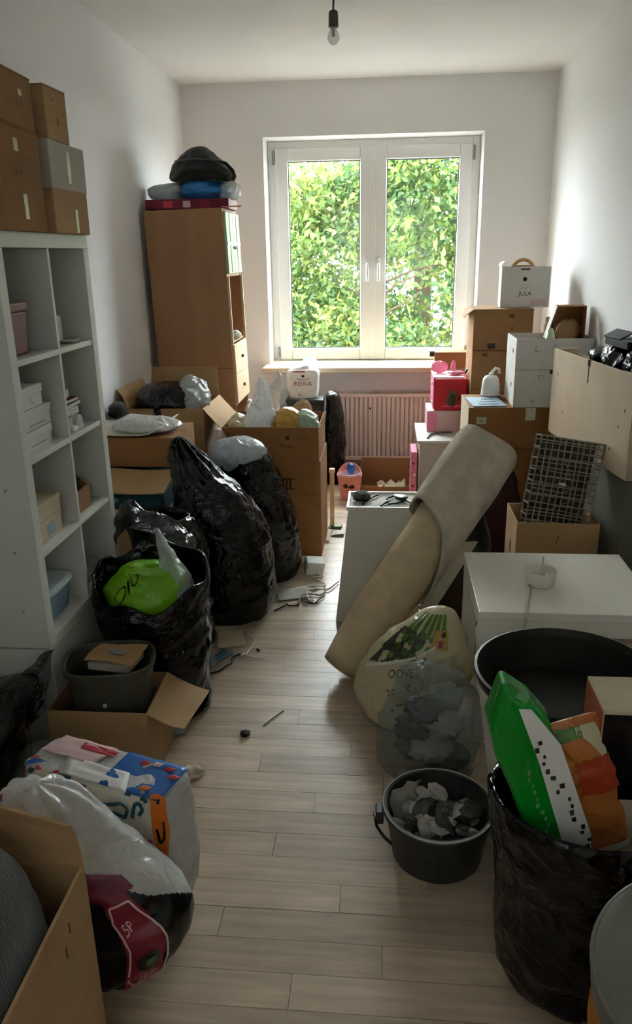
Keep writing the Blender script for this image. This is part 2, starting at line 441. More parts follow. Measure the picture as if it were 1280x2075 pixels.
# added fill opening behind the viewer; unseen translucent sheet lifts the dark foreground
FILL_SHEET = bpy.data.materials.new('fill_sheet_cloth'); FILL_SHEET.use_nodes = True
nt = FILL_SHEET.node_tree; tl = nt.nodes.new('ShaderNodeBsdfTranslucent'); tl.inputs[0].default_value = (.33, .325, .31, 1)
nt.nodes['Principled BSDF'].inputs['Base Color'].default_value = (.6, .58, .54, 1); mx = nt.nodes.new('ShaderNodeMixShader'); mx.inputs[0].default_value = .8
nt.links.new(nt.nodes['Principled BSDF'].outputs[0], mx.inputs[1]); nt.links.new(tl.outputs[0], mx.inputs[2]); nt.links.new(mx.outputs[0], nt.nodes['Material Output'].inputs[0])
w2 = bpy.data.objects.new('added_fill_window', None); COL.objects.link(w2); struct(w2); w2['label'] = 'added unseen fill-light window behind the viewer with a translucent sheet'
f = MB(); f.box(RX0, RX0+.06, YF-.2, YF-.14, RZ0, RZ1); f.box(RX1-.06, RX1, YF-.2, YF-.14, RZ0, RZ1); f.box(RX0+.06, RX1-.06, YF-.2, YF-.14, RZ0, RZ0+.06); f.box(RX0+.06, RX1-.06, YF-.2, YF-.14, RZ1-.06, RZ1); f.build('frame', PVC, w2)
MB().box(RX0+.005, RX1-.005, YF-.06, YF-.0595, RZ0+.01, RZ1-.02).build('fill_sheet', FILL_SHEET, w2); MB().tube([(RX0+.01, YF-.06, RZ1-.02), (RX1-.01, YF-.06, RZ1-.02)], .018, 12).build('fill_sheet_roller', PVC, w2)
wb = MB(); Y1 = YB+.35
wb.box(XL, WL, YB, Y1, -.25, ZC+.3); wb.box(WR, XR, YB, Y1, -.25, ZC+.3)
wb.box(WL, WR, YB, Y1, -.25, WZ0); wb.box(WL, WR, YB, Y1, WZ1, ZC+.3)
struct(wb.build('wall_back', WALL))
struct(MB().box(XL, XR, YF, YB, ZC, ZC+.3).build('ceiling', CEIL))

# window: fixed frame, two sashes with panes and handles, hinges, sill
win = bpy.data.objects.new('window_1', None); COL.objects.link(win); win.location = ((WL+WR)/2, YB+.2, WZ0); struct(win)
win['label'] = 'white plastic double casement window over the radiator'
def wpart(name, mbs, m, parent=win, bevel=.004):
    o = mbs.build(name, m, parent, bevel=bevel); return o
cx = (WL+WR)/2; hw = (WR-WL)/2; T = WZ1-WZ0
f = MB()
f.box(-hw, -hw+.05, 0, .07, 0.02, T); f.box(hw-.05, hw, 0, .07, 0.02, T)
f.box(-hw+.05, hw-.05, 0, .07, T-.05, T); f.box(-hw+.05, hw-.05, 0, .07, .012, .04)
wpart('frame', f, PVC)
GL = bpy.data.materials.new('window_glass'); GL.use_nodes = True
nt = GL.node_tree; nt.nodes.remove(nt.nodes['Principled BSDF'])
tr = nt.nodes.new('ShaderNodeBsdfTransparent'); tr.inputs[0].default_value = (.97, .985, .975, 1); gs = nt.nodes.new('ShaderNodeBsdfGlossy'); gs.inputs['Roughness'].default_value = .02
mx = nt.nodes.new('ShaderNodeMixShader'); mx.inputs[0].default_value = .05
nt.links.new(tr.outputs[0], mx.inputs[1]); nt.links.new(gs.outputs[0], mx.inputs[2]); nt.links.new(mx.outputs[0], nt.nodes['Material Output'].inputs[0])
GASK = mat('window_gasket', C(60, 62, 60), .6)
for s_, x0, x1 in ((-1, -hw+.048, 0.002), (1, .008, hw-.048)):
    sash = MB(); z0, z1 = .035, T-.045; pw = .085; y0, y1 = -.012, .05
    sash.box(x0, x0+pw, y0, y1, z0, z1); sash.box(x1-pw, x1, y0, y1, z0, z1)
    sash.box(x0+pw, x1-pw, y0, y1, z0, z0+pw-.005); sash.box(x0+pw, x1-pw, y0, y1, z1-pw+.005, z1)
    so2 = wpart('sash', sash, PVC, bevel=.006)
    MB().box(x0+pw-.01, x1-pw+.01, .018, .022, z0+pw-.012, z1-pw+.012).build('pane', GL, so2)
    g = MB(); a, b_, c, d = x0+pw, x1-pw, z0+pw-.005, z1-pw+.005; t = .006
    g.box(a, a+t, .010, .016, c, d); g.box(b_-t, b_, .010, .016, c, d); g.box(a, b_, .010, .016, c, c+t); g.box(a, b_, .010, .016, d-t, d)
    g.build('gasket', GASK, so2)
    hx = (x1-.034) if s_ < 0 else (x0+.036)
    hd = MB(); hd.box(hx-.012, hx+.012, -.022, -.012, .655, .725)
    hd.tube([(hx, -.02, .695), (hx, -.05, .695), (hx, -.055, .685), (hx, -.055, .57)], [.009, .009, .010, .009], 8)
    hd.build('handle', CHROME, so2, smooth=False, bevel=.002)
    hg = MB(); hxx = x0-.008 if s_ < 0 else x1+.008
    hg.tube([(hxx, -.014, z1-.012), (hxx, -.014, z1-.10)], .007, 8)
    hg.tube([(hxx, -.014, z0+.02), (hxx, -.014, z0+.09)], .007, 8)
    hg.build('hinge', mat('hinge_grey', C(140, 138, 130), .4, metal=.5), so2)
MB().box(-.018, .024, -.018, -.008, .04, T-.05).build('centre_strip', PVC, win, bevel=.004)
sl = MB().box(-hw-.03, hw+.06, -.40, .06, -.005, .03).build('sill', SILLW, win, bevel=.006)

# radiator under the window
rd = thing('radiator', 'beige ribbed panel radiator on the wall under the window', 'radiator', (.10, 5.29, .07))
b = MB(); x = -.47; prof = []
n = 30; wdt = .94/n
for k in range(n):
    x0 = -.47+k*wdt
    prof += [(x0, .0), (x0+wdt*.30, .0), (x0+wdt*.42, -.016), (x0+wdt*.88, -.016), (x0+wdt, 0)]
g = [[(px, py-.005, z) for px, py in prof] for z in (.03, .445)]
b.grid(g, .004); b.build('front_panel', RADM, rd)
b = MB(); b.box(-.48, .48, -.026, .0, 0, .03); b.box(-.48, .48, -.026, 0, .445, .47); b.box(-.48, -.468, -.026, 0, .03, .445); b.box(.468, .48, -.026, 0, .03, .445)
b.build('rim', RADM, rd, bevel=.004)
for q in (-.48, .474): MB().box(q, q+.006, 0, .075, 0, .47).build('side_cover', RADM, rd)
b = MB()
for k in range(40): b.box(-.47+k*.0235, -.47+k*.0235+.012, 0, .07, .464, .468)
b.build('top_grille', RADM, rd)
MB().box(-.47, .47, .03, .06, .02, .45).build('rear_panel', RADM, rd)
MB().lathe([(.007, 0), (.007, .006), (.003, .007)], 12).build('emblem', mat('emblem_dark', C(70, 60, 55)), rd, loc=(-.20, -.024, .37), rot=(90, 0, 0))
for q in (-.44, .44): MB().tube([(q, .03, 0), (q, .03, -.07)], .012, 10).build('pipe', RADM, rd)

# bare bulb on a cord
bl = thing('pendant_bulb', 'bare clear light bulb in a black socket hanging from the ceiling', 'lamp', (-.215, 3.4, ZC))
MB().tube([(0, 0, 0), (.002, 0, -.03), (-.003, 0, -.07), (.001, 0, -.11), (-.001, 0, -.15)], .004, 8).build('cord', CABLEB, bl, smooth=True)
MB().lathe([(.006, -.145), (.015, -.150), (.018, -.156), (.019, -.20), (.020, -.204), (.016, -.205)], 20).build('socket', mat('socket_dark', C(66, 62, 56), .5), bl, smooth=False)
BG_ = film('bulb_glass', C(225, 225, 220), clear=.72, rough=.05, bump=(1, 0))
MB().lathe([(.011, -.200), (.014, -.212), (.021, -.226), (.0245, -.238), (.023, -.247), (.017, -.257), (.008, -.264), (.001, -.266)], 24).build('bulb', BG_, bl, smooth=True)
MB().lathe([(.011, -.202), (.011, -.208), (.006, -.212), (.006, -.235), (.003, -.238)], 12).build('filament_stem', mat('stem_glass', C(190, 186, 176), .3), bl, smooth=True)

# ================================================================== OUTSIDE
struct(MB().box(-40, 40, -30, 70, -1.8, -1.6).build('ground', mat('courtyard_paving', C(86, 85, 82), .9, .1, var=(2, .15))))
LEAFM = bpy.data.materials.new('leaf_green'); LEAFM.use_nodes = True
nt = LEAFM.node_tree; N = nt.nodes; L = nt.links; pb = N['Principled BSDF']; at = N.new('ShaderNodeAttribute'); at.attribute_name = 'Col'
L.new(at.outputs['Color'], pb.inputs['Base Color']); pb.inputs['Roughness'].default_value = .55; pb.inputs['Specular IOR Level'].default_value = .25
tl = N.new('ShaderNodeBsdfTranslucent'); L.new(at.outputs['Color'], tl.inputs[0])
mx = N.new('ShaderNodeMixShader'); mx.inputs[0].default_value = .45; L.new(pb.outputs[0], mx.inputs[1]); L.new(tl.outputs[0], mx.inputs[2]); L.new(mx.outputs[0], N['Material Output'].inputs[0])
rng = np.random.default_rng(5)
LEAFSHAPE = np.array([(0, -.5, 0), (-.26, -.05, .07), (0, .0, 0), (.26, -.05, .07), (0, .55, -.06)])
LEAFF = [(0, 2, 1), (0, 3, 2), (1, 2, 4), (2, 3, 4)]
PAL = np.array([C(68, 92, 50)[:3], C(80, 102, 50)[:3], C(90, 112, 54)[:3], C(104, 118, 56)[:3], C(60, 84, 50)[:3], C(114, 124, 62)[:3]])
def rot_rand(n):
    q = rng.normal(size=(n, 4)); q[:, 0] *= 1.6; q /= np.linalg.norm(q, axis=1)[:, None]
    w_, x, y, z = q.T
    return np.stack([np.stack([1-2*(y*y+z*z), 2*(x*y-z*w_), 2*(x*z+y*w_)], -1), np.stack([2*(x*y+z*w_), 1-2*(x*x+z*z), 2*(y*z-x*w_)], -1), np.stack([2*(x*z-y*w_), 2*(y*z+x*w_), 1-2*(x*x+y*y)], -1)], 1)
def leaf_mesh(name, pos, size, cols):
    n = len(pos); R = rot_rand(n); tilt = Matrix.Rotation(math.radians(60), 3, 'X'); Tm = np.array(tilt)
    v = (LEAFSHAPE@Tm.T)[None]*size[:, None, None]; v = np.einsum('nij,nkj->nki', R, v)+pos[:, None]
    f = (np.array(LEAFF)[None]+np.arange(n)[:, None, None]*5).reshape(-1, 3)
    me = bpy.data.meshes.new(name); me.from_pydata(v.reshape(-1, 3).tolist(), [], f.tolist())
    ca = me.color_attributes.new('Col', 'FLOAT_COLOR', 'POINT')
    cc = np.ones((n*5, 4)); cc[:, :3] = np.repeat(cols, 5, axis=0); ca.data.foreach_set('color', cc.ravel())
    me.materials.append(LEAFM); return me
def crown(tree, nclump, per, xr, z0, topf, yr, cr, ls, tone, seed, nleaf=0):
    rg = np.random.default_rng(seed); cl = []
    for k in range(nclump):
        px = rg.uniform(-xr, xr); r_ = rg.uniform(*cr); pz = rg.uniform(z0, topf(px)+.2); pz = min(pz, topf(px)-r_*.7+rg.uniform(-.3, .25))
        cl.append((px, rg.uniform(-yr, yr), pz, r_))
    cl = np.array(cl); n = len(cl)*per; ctr = np.repeat(cl, per, axis=0); d = rg.normal(size=(n, 3)); d /= np.linalg.norm(d, axis=1)[:, None]
    pos = ctr[:, :3]+d*(ctr[:, 3]*rg.uniform(.5, 1.05, n)**.7)[:, None]*np.array([1.15, 1, .8])
    shade = np.repeat(rg.integers(0, 6, len(cl)), per); base = PAL[np.where(rg.random(n) < .6, shade, rg.integers(0, 6, n))]*tone
    fo = put('foliage', leaf_mesh('foliage', pos, rg.uniform(*ls, n), base*rg.uniform(.8, 1.2, (n, 1))), None, tree); fo['kind'] = 'stuff'
    lm = [leaf_mesh('leaf', np.zeros((1, 3)), np.array([ls[1]]), PAL[k:k+1]*1.05*tone) for k in (1, 2, 3, 5)]
    for k in range(nleaf):
        o = put('leaf', lm[k % 4], None, tree); x_ = rg.uniform(-2.6, 3.2); o.location = (x_, rg.uniform(-yr-1.2, -yr-.7), rg.uniform(.5, min(5.2, topf(x_)-.4)))
        o.rotation_euler = rg.uniform(-1, 1, 3)*np.array([1.2, 1.2, 3]); s_ = rg.uniform(.8, 1.25); o.scale = (s_, s_, s_)
tree = thing('broadleaf_tree', 'leafy yellow-green tree filling the view outside the window', 'tree', (-.4, 18.5, -1.6))
crown(tree, 230, 280, 6.5, .3, lambda x: 5.45+.3*math.sin(x*.9+.6)+.25*math.sin(x*2.3), 1.5, (.5, 1.0), (.12, .20), 1.0, 5, 240)
tree2 = thing('background_tree', 'paler hazy tree showing through the gaps behind the first', 'tree', (1.0, 24.5, -1.6))
crown(tree2, 130, 150, 9, .3, lambda x: 5.5+.35*math.sin(x*.8+1), 1.5, (.9, 1.6), (.2, .32), 1.25, 9)  # lighter leaf tone paints distance haze into the colour
BARK = mat('tree_bark', C(88, 74, 60), .9, .1, bump=(30, .6))
b = MB(); b.tube([(0, 0, 0), (.05, .02, .9), (-.03, 0, 1.7), (.1, .05, 2.6), (.05, 0, 3.6), (.1, 0, 4.8)], [.3, .24, .2, .16, .1, .05], 10)
b.build('trunk', BARK, tree, smooth=True)
MB().tube([(0, 0, 0), (.1, 0, 2), (0, 0, 5)], [.35, .28, .1], 10).build('trunk', BARK, tree2, smooth=True)
for k in range(9):
    a = rng.uniform(0, 2*pi); z0 = rng.uniform(1.2, 3.6); ln = rng.uniform(1.2, 3.2); e = Vector((math.cos(a)*ln, math.sin(a)*.6, rng.uniform(.3, 1.0)))
    p0 = Vector((.03, .0, z0)); MB().tube([p0, p0+e*.4+Vector((0, 0, .12)), p0+e*.75, p0+e], [.04, .03, .018, .01], 7).build('branch', BARK, tree, smooth=True)

# ================================================================== CARTONS
def carton(name, label, loc, rz, w, d, h, m, top='closed', t=.004, flaps=(), group=None, tape=None, inner=None, cat='box', crease=(), rx=0, ry=0, label_patch=None):
    """origin at the base centre; sides f(-y) b(+y) l(-x) r(+x); flaps (side, angle from upright outward, length[, cut])"""
    o = thing(name, label, cat, loc, rz, group, rx, ry); b = MB(); hx, hy = w/2, d/2
    if top == 'open':
        b.box(-hx, hx, -hy, -hy+t, 0, h); b.box(-hx, hx, hy-t, hy, 0, h); b.box(-hx, -hx+t, -hy+t, hy-t, 0, h); b.box(hx-t, hx, -hy+t, hy-t, 0, h)
        b.box(-hx+t, hx-t, -hy+t, hy-t, 0, t)
        b.build('body', m, o)
    else:
        b.box(-hx, hx, -hy, hy, 0, h-t); b.build('body', m, o, bevel=.003)
        g = .0015
        for s_ in (-1, 1):
            if w >= d: MB().box(-hx, hx, min(s_*g, s_*hy), max(s_*g, s_*hy), h-t, h).build('lid_flap', m, o)
            else: MB().box(min(s_*g, s_*hx), max(s_*g, s_*hx), -hy, hy, h-t, h).build('lid_flap', m, o)
    for k, fl_ in enumerate(flaps):
        sd, ang, ln = fl_[:3]; la, lb2 = fl_[3:5] if len(fl_) > 4 else (1, 1); a = math.radians(ang); su, cu = math.sin(a), math.cos(a); e = .002
        wob = .02*math.sin(k*2.3+w*40)
        if sd == 'f': og, ax, out = (-hx+e, -hy, h), (1, 0, 0), (0, -1, 0)
        elif sd == 'b': og, ax, out = (hx-e, hy, h), (-1, 0, 0), (0, 1, 0)
        elif sd == 'l': og, ax, out = (-hx, hy-e, h), (0, -1, 0), (-1, 0, 0)
        else: og, ax, out = (hx, -hy+e, h), (0, 1, 0), (1, 0, 0)
        dirv = Vector(out)*su+Vector((0, 0, 1))*cu; L_ = (w if sd in 'fb' else d)-2*e
        og = Vector(og); ax = Vector(ax); nrm = ax.cross(dirv).normalized()
        gpts = []
        for i in range(5):
            row = []
            for j in range(9):
                q = j/8; ins = .03*(i/4)*L_; p = og+ax*(ins+(L_-2*ins)*q)+dirv*(ln*i/4*(la+(lb2-la)*q))+nrm*(.006*math.sin(q*3+i*.6+k)+wob*(i/4)**2)*(i/4)
                row.append(p)
            gpts.append(row)
        MB().grid(gpts, t*.8).build('flap', m, o)
    for c in crease:
        MB().box(-hx-.0006, hx+.0006, -hy-.0008, -hy, c-.0012, c+.0012).build('crease', INKB, o)
    for tp in (tape or ()):
        # (face, a, b0, b1, width): strip on face f / r / l / top
        fc, a_, b0, b1, wd = tp; e = .0012; q = MB(); q_ = wd/2
        if fc == 'f': q.box(a_-q_, a_+q_, -hy-e, -hy, b0, b1)
        elif fc == 'r': q.box(hx, hx+e, a_-q_, a_+q_, b0, b1)
        elif fc == 'l': q.box(-hx-e, -hx, a_-q_, a_+q_, b0, b1)
        else: q.box(a_-q_, a_+q_, b0, b1, h, h+e)
        q.build('tape', TAPE, o)
    return o

def bag(name, label, cat, secs, m, loc=(0, 0, 0), group=None, part='skin', **kw):
    o = thing(name, label, cat, loc, 0, group); L_ = Loft(secs, **kw); L_.mb().build(part, m, o, smooth=True); return o, L_

# ================================================================== LEFT: white cube shelf
bs = thing('bookshelf', 'white open cube bookshelf with two columns on the left wall', 'bookshelf', (-1.135, 2.21, 0))
X0, X1, A0, A1 = -.18, .185, -.31, .31
for s_ in (-1, 1):
    MB().box(X0, X1, (A0 if s_ < 0 else A1-.04), (A0+.04 if s_ < 0 else A1), .385, 1.48).build('side_panel', WHITE, bs, bevel=.0015)
MB().box(X0, X1, A0, A1, 1.48, 1.52).build('top_board', WHITE, bs, bevel=.0015)
MB().box(X0, X1, A0+.04, A1-.04, .385, .405).build('bottom_board', WHITE, bs, bevel=.0015)
for z in (.665, .935, 1.20): MB().box(X0+.01, X1-.004, A0+.04, A1-.04, z-.016, z).build('shelf_board', WHITE, bs, bevel=.001)
for z0, z1 in ((.405, .649), (.665, .919), (.935, 1.184), (1.20, 1.48)): MB().box(X0+.01, X1-.006, .008, .022, z0, z1).build('divider', WHITE, bs, bevel=.001)
MB().box(X0, X0+.008, A0+.04, A1-.04, .405, 1.48).build('back_panel', WHITE, bs)
pl = MB().box(X0, X1, A0, A1, 0, .380).build('plinth', WHITE, bs, bevel=.002)
for z in (.50, .68, .86): MB().lathe([(.004, 0), (.004, .0012)], 10).build('screw_cap', mat('cap_grey', C(150, 150, 142)), bs, loc=(.12, A0, z), rot=(90, 0, 0))

# cartons on the shelf
c = carton('cardboard_box', 'large brown cardboard box on the white shelf, bottom of the near stack', (-1.10, 2.065, 1.52), 0, .34, .24, .25, CB1, group='boxes on the white shelf',
           tape=[('r', .0, .03, .09, .02), ('r', -.02, .19, .22, .022)])
lettering(c, '+ +', INKB, .03, (.1705, -.02, .14), (90, 0, 90))
c = carton('cardboard_box', 'brown printed cardboard box, topmost of the near stack on the white shelf', (-1.10, 2.085, 1.772), 2, .33, .215, .127, CB1, group='boxes on the white shelf', tape=[('r', .03, .075, .09, .02)])
lettering(c, 'E R', INKB, .03, (.1656, .02, .055), (90, 0, 90)); lettering(c, '-----', INKB, .02, (.1656, .03, .025), (90, 0, 90))
c = carton('cardboard_box', 'two-tone grey and tan cardboard box at the far end of the white shelf', (-1.095, 2.375, 1.52), 0, .33, .258, .243, CB2, group='boxes on the white shelf', tape=[('r', .03, .004, .07, .018)])
MB().box(-.167, .167, -.131, .131, .12, .2445).build('lid', CBG, c, bevel=.002)
MB().box(.167, .1685, -.012, .012, .14, .225).build('tape', TAPE, c)
c = carton('cardboard_box', 'small tan cardboard box, topmost at the far end of the white shelf', (-1.08, 2.34, 1.765), -2, .30, .142, .138, CB2, group='boxes on the white shelf')
lettering(c, 'II', INK, .03, (.1507, .0, .05), (90, 0, 90)); lettering(c, '.', INK, .06, (.1507, -.02, .12), (90, 0, 90))

# things in the cubes
t = thing('cookie_tin', 'dark maroon box with a black front and silver band in the top cube', 'box', (-1.06, 2.05, 1.201))
MB().box(-.09, .07, -.062, .062, 0, .115, taper=(.94, .94)).build('body', MAROON2, t, bevel=.006)
MB().box(-.094, .074, -.066, .066, .115, .14).build('lid', MAROON2, t, bevel=.006)
MB().box(-.085, .045, -.0635, -.060, .012, .085).build('front_panel', BLACKP, t)
MB().box(-.092, .06, -.0675, -.064, .098, .132).build('band', mat('silver_pink', C(186, 164, 160), .3, metal=.4), t)
rnd_blob('knob', PALEPINK, t, (-.03, -.01, .15), (.04, .03, .018), 3, .1)
t = thing('storage_jar', 'pale grey container with a round knob on the top right cube', 'container', (-1.05, 2.34, 1.201))
MB().lathe([(.045, 0), (.05, .01), (.05, .075), (.046, .085), (.0, .086)], 20, sq=4).build('body', mat('pale_grey_plastic', C(170, 172, 164), .4), t, smooth=False)
MB().lathe([(.014, .085), (.018, .095), (.014, .108), (.004, .116)], 14, c=(-.02, -.03)).build('knob', mat('amber_knob', C(196, 160, 112), .4), t, smooth=True)
t = thing('saucer', 'small white saucer beside the grey container in the top right cube', 'dish', (-.99, 2.38, 1.201))
MB().lathe([(.018, 0), (.035, .008), (.038, .011), (.02, .005), (.0, .004)], 24).build('dish', WHITEP, t, smooth=True)
for zz, hh, w_, lb in ((.936, .056, .172, 'white box at the bottom of the stack in the second cube'), (.993, .060, .178, 'white box with a crease in the middle of the stack in the second cube'), (1.054, .062, .138, 'small printed white box on top of the stack in the second cube')):
    t = thing('shoe_box', lb, 'box', (-1.09, 1.992+w_/2, zz), 0, 'white boxes in the shelf'); MB().box(-.10, .105, -w_/2, w_/2, 0, hh*.72).build('body', CBW, t, bevel=.002)
    MB().box(-.103, .108, -w_/2-.002, w_/2+.002, hh*.62, hh).build('lid', CBW, t, bevel=.002)
    if w_ < .15: lettering(t, 'IC', mat('grey_print', C(150, 150, 150)), .03, (.1055, .0, .022), (90, 0, 90))
    else: MB().box(.1050, .1056, -.05, .05, .012, .016).build('print_line', mat('grey_print', C(150, 150, 150)), t)
for k, (zz, hh, w_, dd, m_, lb) in enumerate(((.936, .045, .12, .16, MAROON2, 'dusty maroon book at the bottom of the stack in the second right cube'), (.982, .022, .13, .15, WHITEP, 'white paperback with dark lettering in the second right cube'), (1.005, .014, .15, .16, BLACKP, 'thin black book in the second right cube'), (1.020, .012, .135, .15, MAROON, 'flat crimson book in the second right cube'), (1.033, .03, .10, .13, mat('rose_book', C(150, 70, 82), .5), 'rose coloured book near the top of the stack in the second right cube'), (1.064, .018, .07, .11, PALEPINK, 'small pale pink booklet on top of the stack in the second right cube'))):
    t = thing('book', lb, 'book', (-1.06, 2.25+w_/2, zz), [2, -5, 4, -3, 6, 12][k], 'books in the right column')
    MB().box(-dd/2, dd/2, -w_/2, w_/2, 0, hh).build('cover', m_, t, bevel=.0015); MB().box(-dd/2+.004, dd/2+.0008, -w_/2+.002, w_/2-.003, .003, hh-.003).build('pages', PAPER, t)
t = thing('paper_roll', 'white glossy roll lying before the books in the second right cube', 'roll', (-.985, 2.335, .936))
MB().tube([(-.03, 0, .024), (.02, 0, .024)], .023, 20).build('roll', WFILM, t); MB().box(-.028, .02, -.05, .03, .0, .018).build('wrap', WHITEP, t, bevel=.006)
for zz, hh, w_, lb in ((.666, .062, .15, 'cream box with a blue label at the bottom of the third cube'), (.729, .052, .155, 'cream carton with a small print on top in the third cube')):
    t = thing('storage_box', lb, 'box', (-1.075, 1.995+w_/2, zz), 0, 'cream boxes in the shelf'); MB().box(-.10, .095, -w_/2, w_/2, 0, hh).build('body', CB4, t, bevel=.002)
    MB().box(-.102, .097, -w_/2-.002, w_/2+.002, hh-.014, hh+.0005).build('lid', CB4, t, bevel=.002)
    if zz < .7: MB().box(.0955, .0965, -.03, .025, .012, .045).build('label_sticker', PAPERB, t)
    else: lettering(t, '. -', INKB, .03, (.0976, .02, .025), (90, 0, 90))
t = thing('magazine_file', 'slanted brown cardboard magazine file in the third right cube', 'file box', (-1.06, 2.335, .666))
b = MB()
for yy in (-.055, .047):
    b.add([(-.11, yy, 0), (.08, yy, 0), (.08, yy, .07), (-.02, yy, .15), (-.11, yy, .15), (-.11, yy+.008, 0), (.08, yy+.008, 0), (.08, yy+.008, .07), (-.02, yy+.008, .15), (-.11, yy+.008, .15)], [(0, 1, 2, 3, 4), (9, 8, 7, 6, 5), (0, 5, 6, 1), (1, 6, 7, 2), (2, 7, 8, 3), (3, 8, 9, 4), (4, 9, 5, 0)])
b.box(.072, .08, -.047, .047, 0, .07); b.box(-.11, .072, -.047, .047, 0, .006); b.box(-.11, -.102, -.047, .047, 0, .15); b.build('file', CB1, t)
MB().box(-.09, .05, -.03, .03, .008, .11).build('papers', DARKIN, t)
t = thing('plastic_tub', 'clear blue plastic storage tub with a white rim in the bottom cube', 'container', (-1.08, 2.095, .406))
MB().lathe([(.085, 0), (.098, .09), (.095, .09), (.082, .004), (0, .004)], 28, sq=5).build('body', film('tub_blue', C(150, 180, 192), clear=.4, rough=.2, bump=(4, .1)), t)
MB().lathe([(.098, .088), (.103, .088), (.103, .098), (.09, .102), (0, .102)], 28, sq=5).build('lid', mat('tub_lid', C(210, 220, 222), .3), t)
t = thing('cloth_pile', 'folded grey cloth lying in the bottom right cube', 'cloth', (-1.07, 2.35, .406))
for k in range(3): MB().box(-.09, .08, -.09+.004*k, .09-.006*k, .001+.018*k, .017+.018*k).build('fold', mat('grey_cloth', C(150, 152, 148), .9, bump=(120, .3)), t, bevel=.006)

# ================================================================== LEFT BACK: wardrobe
wd = thing('wardrobe', 'tall brown veneer cupboard with green doors in the far left corner', 'wardrobe', (-1.05, 4.50, 0), 0, ry=-1.3)
wx0, wx1, wy0, wy1, wz = -.205, .22, -.21, .20, 1.69
MB().box(wx0, wx1, wy0, wy0+.014, .0, 1.69).build('side_panel', VENEER, wd, bevel=.001)
MB().box(wx0, wx1, wy1-.014, wy1, .0, 1.69).build('side_panel', VENEER, wd, bevel=.001)
MB().box(wx0, wx1-.002, wy0+.014, wy1-.014, 1.676, 1.69).build('top_board', VENEER, wd)
MB().box(wx0, wx0+.006, wy0+.014, wy1-.014, 0, 1.676).build('back_panel', VENEER, wd)
for z in (.06, .63, .98, 1.34): MB().box(wx0+.006, wx1-.003, wy0+.014, wy1-.014, z, z+.014).build('shelf_board', VENEER, wd)
MB().box(wx0-.0005, wx1, wy0-.0006, wy0, .846, .849).build('seam', INKB, wd)
MB().box(wx0-.0005, wx1, wy0-.0006, wy0, .608, .611).build('seam', INKB, wd)
for s_ in (0, 1):
    ya, yb = (wy0+.016, -.007) if s_ == 0 else (-.003, wy1-.016)
    dr = MB().box(wx1, wx1+.014, ya, yb, 1.355, 1.67).build('door', GREENA, wd, bevel=.002)
    MB().box(wx1+.014, wx1+.017, (ya+yb)/2-.007, (ya+yb)/2+.007, 1.36, 1.665).build('strip', LINEW, dr)
    MB().box(wx1+.014, wx1+.0172, ya+.004, yb-.004, 1.505, 1.52).build('strip', LINEW, dr)
    MB().lathe([(.006, 0), (.009, .008), (.0, .012)], 12).build('knob', BLACKP, dr, loc=(wx1+.014, yb-.016 if s_ == 0 else ya+.016, 1.49), rot=(0, 90, 0))
for z0, z1 in ((.648, .806), (.81, .975)):
    dr = MB().box(wx1, wx1+.014, wy0+.016, wy1-.016, z0, z1).build('drawer_front', LWOOD, wd, bevel=.002)
    MB().lathe([(.008, 0), (.011, .01), (.0, .014)], 12).build('knob', INKB, dr, loc=(wx1+.014, 0, (z0+z1)/2), rot=(0, 90, 0))
MB().box(wx1, wx1+.012, wy0, wy0+.014, .98, 1.34).build('edge_strip', LWOOD, wd); MB().box(wx1, wx1+.012, wy1-.014, wy1, .98, 1.34).build('edge_strip', LWOOD, wd)
t = thing('bottle', 'slim black bottle standing in the open niche of the brown cupboard', 'bottle', (-.885, 4.40, .995))
MB().lathe([(.02, 0), (.022, .01), (.022, .11), (.01, .14), (.009, .17)], 18).build('body', BLACKP, t, smooth=True); MB().lathe([(.011, .165), (.011, .19)], 14).build('cap', BLACKP, t)
t = thing('paper_ball', 'crumpled white tissue in the open niche of the brown cupboard', 'paper'); rnd_blob('tissue', PAPER, t, (-.865, 4.47, 1.02), (.03, .05, .024), 5, .2)
t, L_ = bag('torn_bag', 'torn white plastic bag hanging from the lower cupboard opening', 'bag', [(-.80, 4.42, .50, .03, .05), (-.79, 4.42, .56, .035, .06), (-.79, 4.42, .62, .02, .04), (-.79, 4.43, .65, .01, .02)], WFILM, wr=.015, fr=22, seed=3, nu=40, nv=24)

# on top of the cupboard
t = thing('shallow_tray', 'dark red shallow tray lying on top of the brown cupboard', 'tray', (-1.07, 4.48, 1.693), 2)
b = MB(); b.box(-.215, .215, -.14, .14, 0, .008); b.box(-.225, .225, -.15, -.14, 0, .05); b.box(-.225, .225, .14, .15, 0, .05); b.box(-.225, -.215, -.14, .14, 0, .05); b.box(.215, .225, -.14, .14, 0, .05); b.build('tray', MAROON, t, bevel=.002)
for k, (xx, w_) in enumerate(((-.1, .05), (.0, .04), (.1, .05))): MB().box(xx-w_/2, xx+w_/2, -.1512, -.150, .008, .04).build('mark', [REDP, PALEPINK, CRIMP][k], t)
bag('plastic_bag', 'blue plastic bag stuffed full on the red tray', 'bag', [(-.99, 4.47, 1.745, .10, .09), (-1.0, 4.47, 1.775, .145, .12), (-1.0, 4.47, 1.81, .14, .115), (-1.0, 4.47, 1.84, .08, .07), (-1.0, 4.47, 1.845, .02, .02)], BLUEF, wr=.014, fr=14, seed=4, nv=30)
bag('plastic_bag', 'hazy grey plastic bag beside the blue bag on the red tray', 'bag', [(-1.19, 4.45, 1.745, .07, .08), (-1.19, 4.45, 1.775, .11, .11), (-1.18, 4.45, 1.81, .10, .09), (-1.15, 4.45, 1.83, .04, .04)], film('grey_bag_film', C(176, 184, 186), clear=.12, rough=.25, transl=.2), wr=.014, fr=14, seed=5, nv=26)
